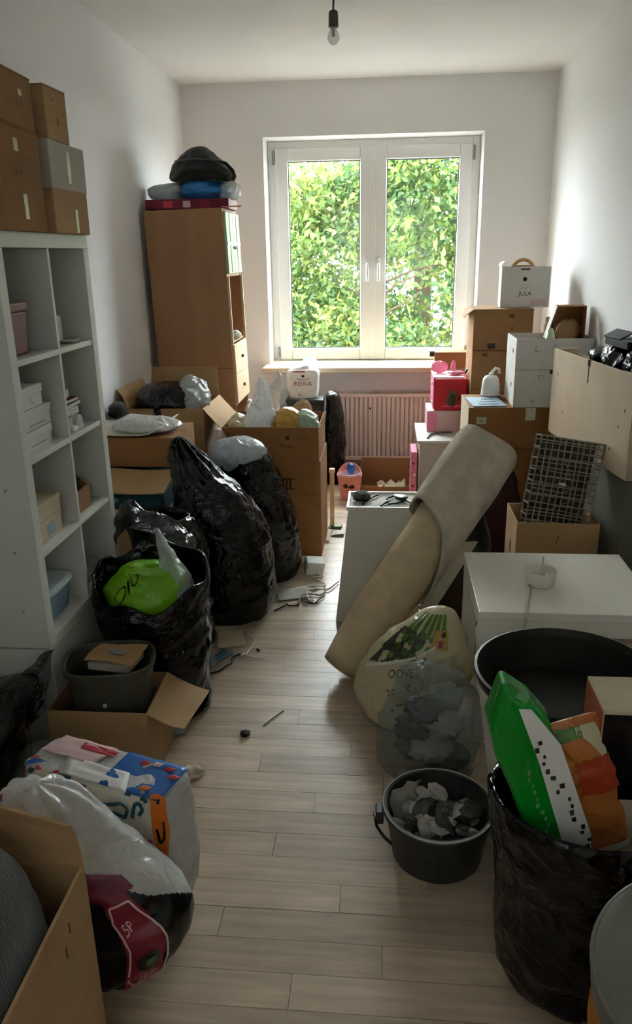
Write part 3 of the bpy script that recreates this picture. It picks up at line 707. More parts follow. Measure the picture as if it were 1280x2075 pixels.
bag('plastic_bag', 'clear crumpled plastic bag at the edge of the red tray', 'bag', [(-.855, 4.45, 1.745, .04, .06), (-.855, 4.45, 1.775, .055, .08), (-.85, 4.45, 1.815, .05, .07), (-.85, 4.45, 1.835, .02, .03)], CLEAR, wr=.014, fr=18, seed=6, nv=26)
t = thing('paper_tag', 'reddish paper strip poking out over the cupboard edge', 'paper'); crumple('strip', mat('dusty_pink_paper', C(196, 130, 124), .8), t, (-.82, 4.33, 1.694), .10, .05, .012, 8, 3)
t, L_ = bag('sports_bag', 'black fabric holdall with a peaked top above the blue bag', 'bag', [(-.99, 4.48, 1.835, .155, .11, 2.8), (-.995, 4.48, 1.85, .172, .125, 2.8), (-1.0, 4.48, 1.885, .168, .12, 2.6), (-1.01, 4.48, 1.93, .135, .09, 2.4), (-1.02, 4.48, 1.975, .085, .05), (-1.02, 4.48, 2.005, .04, .02), (-1.02, 4.48, 2.012, .01, .008)], BLACKC, wr=.016, fr=9, seed=7, nv=34)
MB().tube([(-.90, 4.38, 1.93), (-.85, 4.37, 1.915), (-.815, 4.37, 1.88), (-.805, 4.37, 1.85), (-.82, 4.37, 1.835)], .009, 8).build('strap', BLACKC, t, smooth=True)
MB().tube([L_.pt(u, .52, .003) for u in np.linspace(-.2, .2, 14)], .003, 6).build('zip', mat('zip_grey', C(70, 70, 70), .4), t)

# ================================================================== LEFT MIDDLE: carton pile
lowb = carton('cardboard_box', 'tan cardboard box on the floor behind the white shelf, lowest of its pile', (-1.085, 3.16, 0), 0, .42, .52, .475, CB2, 'open', group='cartons behind the shelf')
lettering(lowb, '- 8d :', INK, .05, (-.03, -.2606, .425), (90, 0, 0))
t = thing('folded_clothes', 'dark teal folded clothes squeezed under a loose cardboard sheet', 'clothes', (-1.085, 3.16, 0))
MB().box(-.19, .19, -.245, .24, .40, .535).build('fold', TEAL, t, bevel=.02); rnd_blob('sleeve', mat('pale_teal_cloth', C(110, 140, 150), .9), t, (-.05, -.245, .51), (.05, .012, .018), 3, .2)
t = thing('cardboard_sheet', 'loose flat tan cardboard sheet lying over the teal clothes', 'cardboard', (-1.085, 2.99, .0))
MB().grid([[(-.205+.41*j/6, -.10+.20*i/4, .546+.045*i/4+.005*math.sin(j*1.1)) for j in range(7)] for i in range(5)], .005).build('sheet', CB2, t)
ub = carton('cardboard_box', 'dull brown cardboard box with a white bag on top behind the shelf', (-1.085, 3.27, .598), 1, .42, .32, .128, CB3, 'closed', group='cartons behind the shelf')
t = thing('cardboard_sheet', 'pale grey printed cardboard flap lying under the white bag', 'cardboard', (-1.12, 3.27, .727))
MB().grid([[(-.185+.36*j/8, -.16+.32*i/6, .006+.03*max(0, (j-6)/2)**2) for j in range(9)] for i in range(7)], .004).build('sheet', CBG, t)
MB().box(-.16, -.03, -.1615, -.1603, .001, .006).build('mark', INK, t)
bag('plastic_bag', 'white plastic bag lying crumpled on the pale grey cardboard', 'bag', [(-1.05, 3.25, .735, .13, .10), (-1.04, 3.25, .752, .145, .115), (-1.05, 3.25, .775, .11, .09), (-1.09, 3.25, .79, .05, .05), (-1.1, 3.25, .793, .015, .02)], WFILM, wr=.014, fr=16, seed=9, nv=28)
ob = carton('cardboard_box', 'big open brown cardboard box with raised flaps before the cupboard', (-1.075, 3.86, 0), 0, .38, .40, .745, CB2, 'open', group='cartons behind the shelf', flaps=[('b', 6, .15), ('r', 140, .20), ('l', 15, .10), ('f', 175, .1)])
bag('rubbish_bag', 'black bag with a red mark filling the big open box', 'bag', [(-1.09, 3.80, .60, .15, .13), (-1.09, 3.80, .72, .165, .14), (-1.09, 3.80, .80, .15, .13), (-1.08, 3.80, .845, .09, .08), (-1.07, 3.80, .85, .02, .02)], BLK, wr=.016, fr=10, seed=11, nv=32)[0]
bag('plastic_bag', 'clear plastic film bunched over the black bag in the open box', 'bag', [(-.97, 3.79, .70, .06, .10), (-.96, 3.80, .77, .075, .11), (-.97, 3.82, .84, .06, .08), (-.98, 3.83, .875, .03, .04), (-.98, 3.84, .885, .01, .01)], CLEAR, wr=.018, fr=18, seed=12, nv=28)
t = thing('cloth_bundle', 'small black cloth bundle lying beside the open box at the wall', 'cloth'); rnd_blob('bundle', BLACKC, t, (-1.265, 3.52, .765), (.035, .07, .035), 2, .2)
bag('plastic_bag', 'pale pink carrier bag wedged between the cartons and the black bag', 'bag', [(-.81, 3.62, .40, .035, .05), (-.80, 3.60, .55, .045, .06), (-.80, 3.60, .62, .03, .05), (-.80, 3.6, .66, .01, .02)], film('pinkish_film', C(216, 196, 192), rough=.3, transl=.2), wr=.012, fr=18, seed=13, nv=24, nu=40)

# tall carton stack
lc = carton('cardboard_box', 'tall brown cardboard box standing on the floor, lower one of its stack', (-.545, 3.81, 0), 0, .475, .40, .495, CB3, 'closed', group='stacked brown cartons', crease=(.33,))
for s_ in range(3): MB().box(.045+.018*s_, .055+.018*s_, -.2012, -.2, .35, .41).build('print_mark', INK, lc)
MB().box(.03, .11, -.2012, -.2, .352, .358).build('print_mark', INK, lc); MB().box(.03, .11, -.2012, -.2, .402, .408).build('print_mark', INK, lc)
lettering(lc, 'L', INKB, .03, (.11, -.2006, .12), (90, 0, 0))
uc = carton('cardboard_box', 'open brown cardboard box full of bags, upper one of its stack', (-.55, 3.805, .497), 0, .47, .40, .168, CB3, 'open', group='stacked brown cartons')
lettering(uc, 'Magar', INK, .028, (.08, -.2006, .075), (90, 0, 0)); lettering(uc, '0.7-L', INKB, .03, (.155, -.2006, .115), (90, 0, 0)); MB().lathe([(.010, 0), (.006, .002)], 8).build('print_mark', INK, uc, loc=(.085, -.2, .115), rot=(90, 0, 0))
MB().box(-.21, -.2, -.2012, -.2, .13, .14).build('print_mark', INK, uc)
bag('carrier_bag', 'white translucent carrier bag with peaked handles in the open carton', 'bag', [(-.615, 3.74, .56, .09, .09), (-.615, 3.74, .66, .085, .08), (-.61, 3.74, .74, .055, .05), (-.60, 3.74, .80, .035, .03), (-.605, 3.74, .86, .02, .015), (-.605, 3.74, .885, .006, .006)], film('milky_film', C(226, 226, 226), clear=.22, rough=.2, bump=(24, .6), transl=.3), wr=.012, fr=20, seed=14, nv=40, fold=(7, .01, .4, .8))
bag('plastic_bag', 'yellow plastic packet in the open carton', 'bag', [(-.49, 3.74, .56, .075, .08), (-.485, 3.74, .64, .08, .08), (-.48, 3.75, .70, .06, .06), (-.48, 3.76, .73, .015, .02)], YELF, wr=.016, fr=16, seed=15, nv=24)
bag('plastic_bag', 'green and white printed bag at the corner of the open carton', 'bag', [(-.375, 3.73, .58, .04, .06), (-.375, 3.73, .65, .055, .07), (-.385, 3.74, .70, .045, .05), (-.40, 3.75, .725, .012, .012)], film('mint_film', C(178, 200, 172), rough=.3, transl=.2), wr=.014, fr=18, seed=16, nv=24)
bag('plastic_bag', 'small brown paper bundle at the back of the open carton', 'bag', [(-.43, 3.90, .58, .06, .06), (-.43, 3.90, .68, .055, .055), (-.42, 3.9, .73, .03, .03), (-.42, 3.9, .745, .01, .01)], CB2, wr=.014, fr=18, seed=17, nv=20, nu=40)
bag('plastic_bag', 'clear bag with cream contents at the near corner of the open carton', 'bag', [(-.735, 3.74, .56, .03, .07), (-.735, 3.74, .65, .04, .08), (-.73, 3.75, .69, .03, .05), (-.73, 3.75, .705, .01, .02)], CREAMF, wr=.012, fr=18, seed=18, nv=20, nu=40)
bag('plastic_bag', 'white plastic bag hanging behind the open carton', 'bag', [(-.66, 4.1, .40, .06, .05), (-.66, 4.1, .6, .08, .06), (-.62, 4.1, .72, .05, .04), (-.57, 4.1, .82, .02, .02), (-.57, 4.1, .86, .005, .005)], WFILM, wr=.012, fr=18, seed=19, nv=34, nu=48)
t = thing('cardboard_strip', 'pale torn cardboard strip lying along the tall carton', 'cardboard'); crumple('strip', CB4, t, (-.295, 3.9, .20), .02, .2, .01, 6, 2)
t.location = (0, 0, -.2)
t = thing('wooden_slat', 'pale wooden slat leaning upright behind the tall carton', 'slat', (-.285, 4.06, 0), 0, None, -4); MB().box(-.012, .012, -.008, .008, 0, .33).build('slat', LWOOD, t, bevel=.002); MB().box(-.016, .016, -.03, .008, .31, .335).build('knob', LWOOD, t, bevel=.006)

# ================================================================== LEFT: black bags
bag('rubbish_bag', 'tall knotted black rubbish bag in front of the brown cartons', 'bag', [(-.665, 2.98, .0, .15, .14), (-.66, 2.98, .012, .185, .165), (-.655, 2.97, .12, .20, .175), (-.665, 2.97, .26, .195, .17), (-.675, 2.97, .40, .185, .16), (-.71, 2.97, .52, .145, .13), (-.76, 2.96, .62, .095, .09), (-.80, 2.96, .70, .055, .05), (-.815, 2.95, .75, .025, .022), (-.82, 2.95, .765, .008, .008)], BLK, wr=.013, fr=9, seed=21, nu=150, nv=130, fold=(11, .022, .55, .9), lump=.006, group='black rubbish bags')
bag('rubbish_bag', 'black rubbish bag with a white and blue bag stuffed in its mouth', 'bag', [(-.57, 3.37, .0, .12, .12), (-.565, 3.37, .012, .155, .14), (-.555, 3.37, .12, .165, .15), (-.57, 3.37, .30, .155, .15), (-.61, 3.37, .46, .14, .13), (-.64, 3.37, .56, .135, .125), (-.66, 3.37, .60, .13, .12), (-.66, 3.37, .60, .115, .105), (-.66, 3.37, .52, .10, .09), (-.66, 3.37, .50, .02, .02)], BLK, wr=.012, fr=9, seed=22, nu=130, nv=110, group='black rubbish bags')
bag('plastic_bag', 'white and pale blue plastic bag bulging from the black bag', 'bag', [(-.665, 3.35, .52, .08, .08), (-.665, 3.35, .60, .125, .11), (-.665, 3.35, .645, .11, .095), (-.66, 3.35, .67, .06, .05), (-.66, 3.35, .678, .015, .015)], BFILM, wr=.014, fr=14, seed=23, nv=30)
# open bag with lime bag
def rimtilt(p, v):
    k = max(0, min(1, (v-.30)/.25))*max(0, min(1, (1.02-v)/.3)) if v > .6 else max(0, min(1, (v-.30)/.25))
    return Vector((p.x, p.y, p.z+k*((p.y-2.235)/.16*.05+.012*math.sin(p.x*38)+.01*math.sin(p.y*50))))
bag('rubbish_bag', 'wide open black rubbish bag holding a lime green bag', 'bag', [(-.735, 2.235, .0, .11, .11), (-.735, 2.235, .012, .15, .14), (-.74, 2.235, .12, .16, .145), (-.745, 2.235, .28, .172, .155), (-.75, 2.235, .39, .18, .165), (-.75, 2.24, .465, .183, .168), (-.75, 2.24, .475, .17, .155), (-.75, 2.24, .40, .16, .145), (-.765, 2.24, .36, .13, .12), (-.765, 2.24, .355, .01, .01)], BLK, wr=.013, fr=10, seed=24, nu=140, nv=120, group='black rubbish bags', lump=.006, warp=rimtilt)
t, L_ = bag('plastic_bag', 'lime green shopping bag lying in the open black bag', 'bag', [(-.755, 2.22, .36, .11, .09), (-.755, 2.22, .42, .138, .115), (-.75, 2.22, .47, .122, .10), (-.745, 2.22, .51, .08, .065), (-.735, 2.22, .525, .02, .02)], GREENF, wr=.014, fr=13, seed=25, nv=36)
L_.text('lettering', 'OIU', DARKP, t, -.05, .52, .10, .26, 50)
bag('plastic_bag', 'clear plastic film draped over the lime green bag', 'bag', [(-.645, 2.23, .40, .03, .06), (-.65, 2.22, .45, .038, .065), (-.67, 2.23, .50, .035, .05), (-.70, 2.26, .55, .022, .03), (-.73, 2.30, .60, .008, .01), (-.74, 2.31, .61, .002, .002)], CLEAR, wr=.012, fr=22, seed=26, nv=30, nu=48)
t, L_ = bag('rubbish_bag', 'black rubbish bag with a shiny turned-back rim behind the open one', 'bag', [(-.80, 2.66, .0, .11, .10), (-.80, 2.66, .012, .135, .12), (-.80, 2.66, .14, .145, .125), (-.80, 2.66, .32, .14, .12), (-.80, 2.65, .44, .135, .12), (-.82, 2.62, .52, .125, .11), (-.83, 2.61, .545, .12, .10), (-.83, 2.61, .54, .105, .085), (-.83, 2.61, .42, .09, .07), (-.83, 2.61, .41, .01, .01)], BLK, wr=.011, fr=10, seed=27, nu=120, nv=100, group='black rubbish bags')
def flapfilm(parent, pts, m, seed, amp=.012, thick=.0012):
    """a hanging film sheet through rows of points"""
    R_ = [catmull(row, 24) for row in pts]; R_ = np.array(R_); g = []
    for j in range(25): g.append(catmull([tuple(R_[i][j]) for i in range(len(pts))], 16))
    G = [[Vector(g[j][i])+Vector((noise.noise(Vector(g[j][i])*22+Vector((seed, 0, 0))), noise.noise(Vector(g[j][i])*22+Vector((0, seed, 5))), noise.noise(Vector(g[j][i])*22+Vector((7, 0, seed)))))*amp for i in range(17)] for j in range(25)]
    return MB().grid(G, thick).build('rim_film', m, parent, smooth=True)
flapfilm(t, [[(-.95, 2.50, .56), (-.90, 2.52, .64), (-.84, 2.53, .60), (-.77, 2.53, .58), (-.70, 2.52, .54), (-.665, 2.55, .47)], [(-.93, 2.44, .50), (-.88, 2.43, .56), (-.83, 2.42, .555), (-.76, 2.42, .53), (-.69, 2.44, .48), (-.655, 2.48, .42)]], BLK2, 4)

# ================================================================== LEFT FRONT: carton with tub
fb = carton('cardboard_box', 'open cardboard box holding a grey tub, beside the black bags', (-.80, 1.93, 0), 0, .29, .23, .235, CB2, 'open', flaps=[('r', 122, .125, .9, 1.1)], group='open cartons at the front')
t = thing('plastic_tub', 'dirty grey plastic tub tilted inside the open cardboard box', 'tub', (-.79, 1.935, .075), 10, rx=2)
MB().lathe([(.082, 0), (.09, .01), (.106, .255), (.114, .258), (.114, .272), (.107, .272), (.100, .25), (.085, .06), (0, .058)], 48, sq=3.2, ex=1.14, ey=.88).build('body', TUBG, t, smooth=False)
MB().tube([(math.copysign(abs(math.cos(a))**.625, math.cos(a))*.112*1.12, math.copysign(abs(math.sin(a))**.625, math.sin(a))*.112*.86, .27) for a in np.linspace(0, 2*pi, 48, endpoint=False)], .005, 6, True).build('rim', TUBG, t, smooth=True)
MB().lathe([(.006, 0), (.006, .004)], 10).build('sticker', PAPER, t, loc=(-.01, -.088, .17), rot=(90, 0, 0))
t = thing('cardboard_piece', 'tan cardboard piece with a plastic window lying on the grey tub', 'cardboard', (-.775, 1.95, .325), -8)
MB().grid([[(-.075+.15*j/6, -.055+.11*i/4, .022+.006*math.sin(i+j*.7)) for j in range(7)] for i in range(5)], .004).build('sheet', CB2, t); MB().box(-.07, .06, -.05, .05, -.01, .014).build('backing', CBG, t, bevel=.003)
MB().lathe([(.03, 0), (.03, .003)], 20, ex=1, ey=.5).build('plastic_window', CLEAR, t, loc=(.0, .005, .026))
t, L_ = bag('rubbish_bag', 'slumped black rubbish bag at the foot of the white shelf', 'bag', [(-1.13, 1.68, .0, .12, .13), (-1.13, 1.68, .012, .155, .16), (-1.13, 1.69, .10, .165, .16), (-1.11, 1.70, .22, .14, .14), (-1.06, 1.74, .30, .10, .10), (-1.0, 1.78, .34, .05, .05), (-1.0, 1.78, .35, .01, .01)], BLK, wr=.016, fr=9, seed=31, nu=80, nv=60, group='black rubbish bags')
flapfilm(t, [[(-1.02, 1.80, .34), (-.96, 1.85, .38), (-.92, 1.87, .40)], [(-.98, 1.74, .22), (-.94, 1.76, .24), (-.93, 1.78, .26)]], BLK2, 8)
bag('plastic_bag', 'grey hazy plastic bag of rubbish by the printed multipack', 'bag', [(-.90, 1.68, .0, .06, .06), (-.90, 1.68, .05, .08, .08), (-.90, 1.68, .14, .078, .078), (-.90, 1.68, .20, .05, .05), (-.90, 1.68, .22, .01, .01)], SMOKE, wr=.018, fr=16, seed=32, nv=34)

def bag2(name, label, cat, secs, m, loc, rz=0, rx=0, ry=0, group=None, part='skin', **kw):
    o = thing(name, label, cat, loc, rz, group, rx, ry); L_ = Loft(secs, **kw); L_.mb().build(part, m, o, smooth=True); return o, L_

# printed multipack in clear film
mp_, L_ = bag2('multipack', 'big white plastic-wrapped multipack with a blue top and orange label', 'package', [(0, 0, 0, .16, .055, 5), (0, 0, .012, .185, .07, 5), (.005, 0, .10, .20, .078, 5), (0, 0, .22, .197, .075, 6), (0, 0, .315, .192, .07, 7), (0, 0, .33, .182, .062, 7), (0, 0, .333, .15, .05, 6), (0, 0, .334, .01, .01, 4)], WFILM, (-.632, 1.452, 0), rz=-18, wr=.007, fr=12, seed=41, nu=120, nv=60)
def topsheet(m, x0, x1, y0, y1, dz, name, sk=0, n=10):
    g = [[(x0+(x1-x0)*j/n+sk*(i/n), y0+(y1-y0)*i/n, .337+dz+.003*noise.noise(Vector((x0+j*.4, i*.4, dz*900)))) for j in range(n+1)] for i in range(n+1)]
    return MB().grid(g, .0004).build(name, m, mp_, smooth=True)
topsheet(BLUEP, .02, .185, -.062, .062, .0, 'top_print'); topsheet(WHITEP, -.075, .10, -.062, -.005, .0012, 'top_print', sk=-.03)
topsheet(REDP, -.10, .0, .03, .05, .002, 'top_print'); topsheet(PALEPINK, -.185, -.03, -.01, .06, .001, 'top_print', sk=.02)
for k, (xx, yy) in enumerate(((.07, .03), (.10, .035), (.135, .03), (.16, .01), (.12, -.045))): topsheet([REDP, PALEPINK, REDP, REDP, ORAP][k], xx, xx+.022, yy, yy+.014, .004, 'top_print', .006, 4)
L_.patch('front_print', BLUEP2, mp_, -.235, -.165, .52, .86, shape=lambda a, c: (a-.5)**2+(c-.5)**2 < .2 and (a*7+c*5) % 3 > .6)
L_.patch('front_print', BLUEP, mp_, -.21, -.14, .55, .88, off=.004, shape=lambda a, c: ((a-.5)/.5)**2+((c-.6)/.35)**2 < 1)
L_.patch('front_print', REDP, mp_, -.24, -.20, .62, .85, off=.0045, shape=lambda a, c: (a-.4)**2+(c-.5)**2 < .12)
L_.patch('front_print', YELP, mp_, -.222, -.198, .50, .72, off=.005)
L_.patch('front_print', CRIMP, mp_, -.17, -.13, .50, .60, off=.005)
L_.patch('front_print', YELP, mp_, -.105, .10, .36, .80, off=.003, nu=30, nv=30, shape=lambda a, c: c < .9+.1*math.sin(a*5)).data.materials[0] = mat('ivory_print', C(226, 218, 200), .4)
L_.patch('front_print', ORAP, mp_, .105, .205, .40, .80, off=.005, shape=lambda a, c: max(abs(a-.5), abs(c-.5)) < .5 and abs(a-.5)+abs(c-.5) < .78)
L_.strokes('front_print', INK, mp_, [[(.13, .5), (.145, .45), (.165, .46), (.175, .52)], [(.15, .62), (.16, .66)]], .006, .008)
L_.strokes('lettering', TEALP, mp_, [[(-.095, .60), (-.088, .66), (-.08, .60), (-.072, .66)], [(-.09, .52), (-.07, .50), (-.055, .53), (-.04, .50), (-.02, .51)], [(-.03, .56), (-.015, .64), (-.005, .70)], [(-.02, .66), (0, .63)], [(.0, .52), (.012, .57), (.025, .55), (.02, .51), (.005, .52)], [(.035, .52), (.045, .60), (.06, .62), (.068, .57), (.055, .54)], [(.06, .66), (.075, .68), (.085, .63)], [(.02, .70), (.035, .72)]], .009, .006)
L_.strokes('lettering', REDP, mp_, [[(-.08, .72), (-.07, .76), (-.06, .73)], [(-.02, .74), (-.015, .78)], [(.08, .42), (.095, .46)]], .01, .006)
L_.text('lettering', 'wILL', BLUEP2, mp_, .01, .42, .045, .05)

# white carrier bag with black and crimson print
cb, L_ = bag2('carrier_bag', 'white carrier bag with a black and crimson print beside the cardboard box', 'bag', [(-.05, 0, 0, .08, .06), (-.045, 0, .012, .105, .08), (-.01, 0, .09, .15, .10), (.005, 0, .19, .165, .105), (-.02, 0, .27, .14, .095), (-.07, .0, .34, .105, .075), (-.11, .0, .40, .09, .065), (-.13, .0, .445, .065, .05), (-.13, 0, .46, .012, .012)], WFILM, (-.555, 1.215, 0), rz=-6, wr=.010, fr=11, seed=42, nu=120, nv=80, fold=(9, .010, .55, .85))
L_.patch('bag_print', BLACKPR, cb, -0.125, 0.285, .16, .56, off=.003, nu=90, nv=70, shape=lambda a, c: c > .10*math.sin(a*2.6) and c < .60+.42*a*0+.40*(1-abs(a-.52)*2.1))
L_.patch('bag_print', mat('dark_grape_print', C(110, 26, 58), .3), cb, 0.015, 0.155, .50, .60, off=.0045, nu=40, nv=30, shape=lambda a, c: c > .45*abs(a-.4) and c < 1-.5*abs(a-.3))
L_.patch('bag_print', CRIMP, cb, 0.045, 0.180, .20, .52, off=.006, nu=60, nv=60, shape=lambda a, c: abs(a-.5-.22*(.45-c)) < .30-.5*max(0, c-.82)-.5*max(0, .12-c))
L_.strokes('bag_print', PALEPINK, cb, [[(0.087, .245), (0.110, .215), (0.160, .225), (0.167, .30), (0.150, .40), (0.120, .50), (0.075, .49), (0.063, .44), (0.080, .36), (0.087, .245)]], .004, .008)
L_.patch('bag_print', BLACKPR, cb, 0.095, 0.145, .28, .345, off=.008, nu=20, nv=20, shape=lambda a, c: (a-.5)**2+(c-.5)**2 < .25)
L_.patch('bag_print', GREENP, cb, 0.111, 0.129, .30, .328, off=.010)
L_.text('lettering', 'IRE', PALEPINK, cb, .13, .248, .036, .032, 8, .008); L_.text('lettering', '5P', PALEPINK, cb, .087, .425, .022, .035, 15, .008)
L_.strokes('bag_print', CRIMP, cb, [[(-.16, .80), (-.14, .81)], [(-.12, .78), (-.11, .80)], [(-.15, .85), (-.135, .86)], [(-.05, .70), (-.02, .68)], [(-.03, .64), (.0, .63)]], .014, .004)

# cardboard box with the dark blanket
fg = carton('cardboard_box', 'large worn cardboard box with a dark grey blanket inside', (-.695, .78, 0), 0, .42, .40, .50, CB2, 'open', flaps=[('b', 4, .15, .55, 1.35)], group='open cartons at the front', t=.006)
for zz, yy in ((.46, .12), (.43, .10)): MB().box(.21, .2108, yy, yy+.004, zz-.02, zz).build('scuff', INKB, fg)
bag('blanket', 'dark grey fleece blanket heaped in the cardboard box', 'blanket', [(-.70, .78, .02, .185, .175, 4), (-.70, .78, .40, .192, .18, 4), (-.70, .78, .53, .18, .172, 3), (-.705, .78, .61, .15, .14), (-.71, .78, .65, .08, .08), (-.71, .78, .655, .01, .01)], GREYC, wr=.012, fr=6, seed=44, nu=80, nv=50, lump=.02)

# ================================================================== CENTRE: floor litter
ch = thing('power_adapter', 'white plug-in power adapter lying on the floor by the tall carton', 'adapter', (-.335, 3.40, 0), 15)
MB().box(-.045, .045, -.035, .035, .004, .075).build('body', CABLE, ch, bevel=.008, rot=(14, 8, 0)); MB().box(-.012, .012, -.042, -.034, .03, .06).build('socket', mat('grey_slot', C(140, 136, 128)), ch)
def cord(label, pts, r, m):
    P_ = catmull([tuple(p) for p in pts], 40); t = thing('cable', label, 'cable'); MB().tube([tuple(p) for p in P_], r, 6).build('cord', m, t, smooth=True); return t
rr = random.Random(3)
def squig(x0, y0, x1, y1, n, amp): return [(x0+(x1-x0)*k/n+rr.uniform(-amp, amp), y0+(y1-y0)*k/n+rr.uniform(-amp, amp), .005+rr.uniform(0, .006)) for k in range(n+1)]
cord('thin white cable coiling from the adapter over the floor', squig(-.29, 3.36, -.30, 3.08, 9, .05), .004, CABLE)
cord('dark tangled cable on the floor beside the tall black bag', squig(-.27, 3.10, -.47, 2.97, 8, .03), .004, CABLEB)
cord('grey looped cable across the floor in front of the adapter', squig(-.24, 3.25, -.36, 3.03, 8, .04), .0035, mat('grey_cable', C(150, 148, 142), .5))
cord('thin dark cable winding past the papers on the floor', squig(-.52, 2.60, -.70, 2.30, 8, .02), .004, CABLEB)
cord('short white cord lying on the floor right of the papers', squig(-.54, 2.76, -.47, 2.56, 6, .03), .0035, CABLE)
for lb, x, y_, w_, d_, rz_, m_ in (('pale blue leaflet on the floor beside the black bags', -.665, 2.50, .09, .12, -25, PAPERB), ('beige paper sheet on the floor under the tall black bag', -.60, 2.70, .11, .14, 15, CB4), ('small blue booklet lying across the beige paper', -.61, 2.56, .05, .09, -30, mat('slate_blue_card', C(96, 122, 140), .5)), ('crumpled grey paper lying behind the cable tangle', -.40, 3.14, .16, .12, 20, mat('grey_paper', C(176, 170, 160), .8))):
    t = thing('paper_sheet', lb, 'paper', (0, 0, 0)); crumple('sheet', m_, t, (x, y_, .001), w_, d_, .008, 10, x*9, rz_)
for lb, x, y_, s_, m_ in (('small dark bottle cap on the bare floor in the middle', -.43, 2.07, .014, BLACKP), ('black crumb on the floor by the white cord', -.475, 2.62, .007, BLACKP), ('small white scrap on the floor near the papers', -.53, 2.58, .010, PAPER), ('grey fluff ball at the foot of the open black bag', -.65, 2.07, .028, mat('grey_fluff', C(150, 150, 148), .9))):
    t = thing('litter_scrap', lb, 'litter', (0, 0, 0)); rnd_blob('scrap', m_, t, (x, y_, s_*.55), (s_, s_, s_*.55), x*7, .35, 12, 8)
cord('thin dark twig on the bare floor behind the bottle cap', [(-.38, 2.12, .003), (-.35, 2.17, .004), (-.325, 2.21, .003)], .002, BLACKP)
for lb, x, y_, s_ in (('green wrapper scrap on the floor by the tall carton', -.27, 4.05, .03), ('white wrapper scrap on the floor beyond the tall carton', -.25, 3.93, .03)):
    t = thing('litter_scrap', lb, 'litter'); crumple('scrap', GREENP if 'green' in lb else PAPER, t, (x, y_, .001), s_*2.4, s_*2, .015, 8, x*5)

# ================================================================== CENTRE: white cabinet and carpet roll
ap = thing('white_cabinet', 'white tapered cabinet with cables strewn on top behind the carpet roll', 'cabinet', (-.005, 2.985, 0))
def hexa(x0, x1, X0_, X1_, y0, y1, z0, z1):
    v = [(x0, y0, z0), (x1, y0, z0), (x1, y1, z0), (x0, y1, z0), (X0_, y0, z1), (X1_, y0, z1), (X1_, y1, z1), (X0_, y1, z1)]
    return MB().add(v, [(3, 2, 1, 0), (4, 5, 6, 7), (0, 1, 5, 4), (1, 2, 6, 5), (2, 3, 7, 6), (3, 0, 4, 7)])
hexa(-.187, .155, -.135, .155, -.105, .105, .0, .49).build('body', WPAINT, ap, bevel=.004)
b = MB(); b.box(-.140, .158, -.108, -.100, .49, .505); b.box(-.140, .158, .100, .108, .49, .505); b.box(-.140, -.132, -.1, .1, .49, .505); b.box(.150, .158, -.1, .1, .49, .505); b.build('top_rim', WPAINT, ap)
MB().box(-.132, .150, -.1, .1, .490, .495).build('top_tray', PAPER, ap)
for k, (a_, c_) in enumerate((((-.08, -.06), (-.02, .07)), ((.0, -.08), (.05, .08)), ((.03, -.06), (.09, -.02)))):
    pts = [(a_[0]+(c_[0]-a_[0])*q/5-.005+rr.uniform(-.012, .012), 2.985+a_[1]+(c_[1]-a_[1])*q/5, .503) for q in range(6)]
    cord(['black cable bent over the top of the white cabinet', 'dark cord across the middle of the white cabinet top', 'short black lead on the white cabinet top'][k], pts, .0045, CABLEB)
t = thing('ladle', 'black plastic spoon lying on the white cabinet top', 'spoon', (.07, 3.0, .503), 30)
MB().lathe([(.0, -.004), (.02, .0), (.026, .010), (.0, .008)], 18, ey=1.4).build('bowl', BLACKP, t, smooth=True); MB().tube([(0, -.03, .004), (.0, -.09, .004)], .004, 6).build('stem', BLACKP, t)
t = thing('cloth_scrap', 'dark green cloth bow on the corner of the white cabinet', 'cloth'); rnd_blob('cloth', mat('dark_green_cloth', C(58, 62, 44), .9), t, (-.09, 3.0, .513), (.03, .045, .014), 6, .35)

cr = thing('carpet_roll', 'rolled beige carpet leaning upright across the white cabinet', 'carpet', (-.145, 2.395, .066))
dvec = Vector((.545, .605, .645)); LEN = dvec.length; q_ = dvec.to_track_quat('Z', 'Y'); cr.rotation_euler = q_.to_euler()
def rad(t): return .082+.030*min(1, max(t, 0)/.4)**.8+.004*math.sin(t*9)
def spiral(turns0, turns1, t0f, t1f, extra, nA, nT, a0=0.0, wr=.003):
    g = []
    for i in range(nA+1):
        s_ = i/nA; a = turns0+(turns1-turns0)*s_; row = []
        for j in range(nT+1):
            tt = t0f(s_)+(t1f(s_)-t0f(s_))*j/nT
            R_ = rad(tt)*(1-(TURNS-a)*.22) if extra is None else rad(tt)+extra
            R_ += wr*noise.noise(Vector((math.cos(a*2*pi)*2, math.sin(a*2*pi)*2, tt*9+a)))
            ang = a*2*pi+a0; row.append((R_*math.cos(ang), R_*math.sin(ang), tt*LEN))
        g.append(row)
    return g
TURNS = 3.0
MB().grid(spiral(0, TURNS, lambda s: .0+.004*math.sin(s*9), lambda s: 1.0+.004*math.sin(s*11), None, 150, 30, a0=5.4), .012).build('roll', CARPET, cr, smooth=True)
MB().grid(spiral(0, .97, lambda s: .65-.30*max(0, min(1, (s-.38)/.42))**1.5+.01*math.sin(s*25), lambda s: 1.005+.008*math.sin(s*22), .016, 70, 22, a0=5.4), .010).build('outer_wrap', CARPET2, cr, smooth=True)
g = []
for i in range(9):
    e = i/8*.055; g.append([(.120*math.cos(-2.15)+e*math.cos(-2.6), .120*math.sin(-2.15)+e*math.sin(-2.6), (.34+.30*j/14+.06*i/8*math.sin(j*.5))*LEN) for j in range(15)])
MB().grid(g, .008).build('loose_flap', CARPET2, cr, smooth=True)

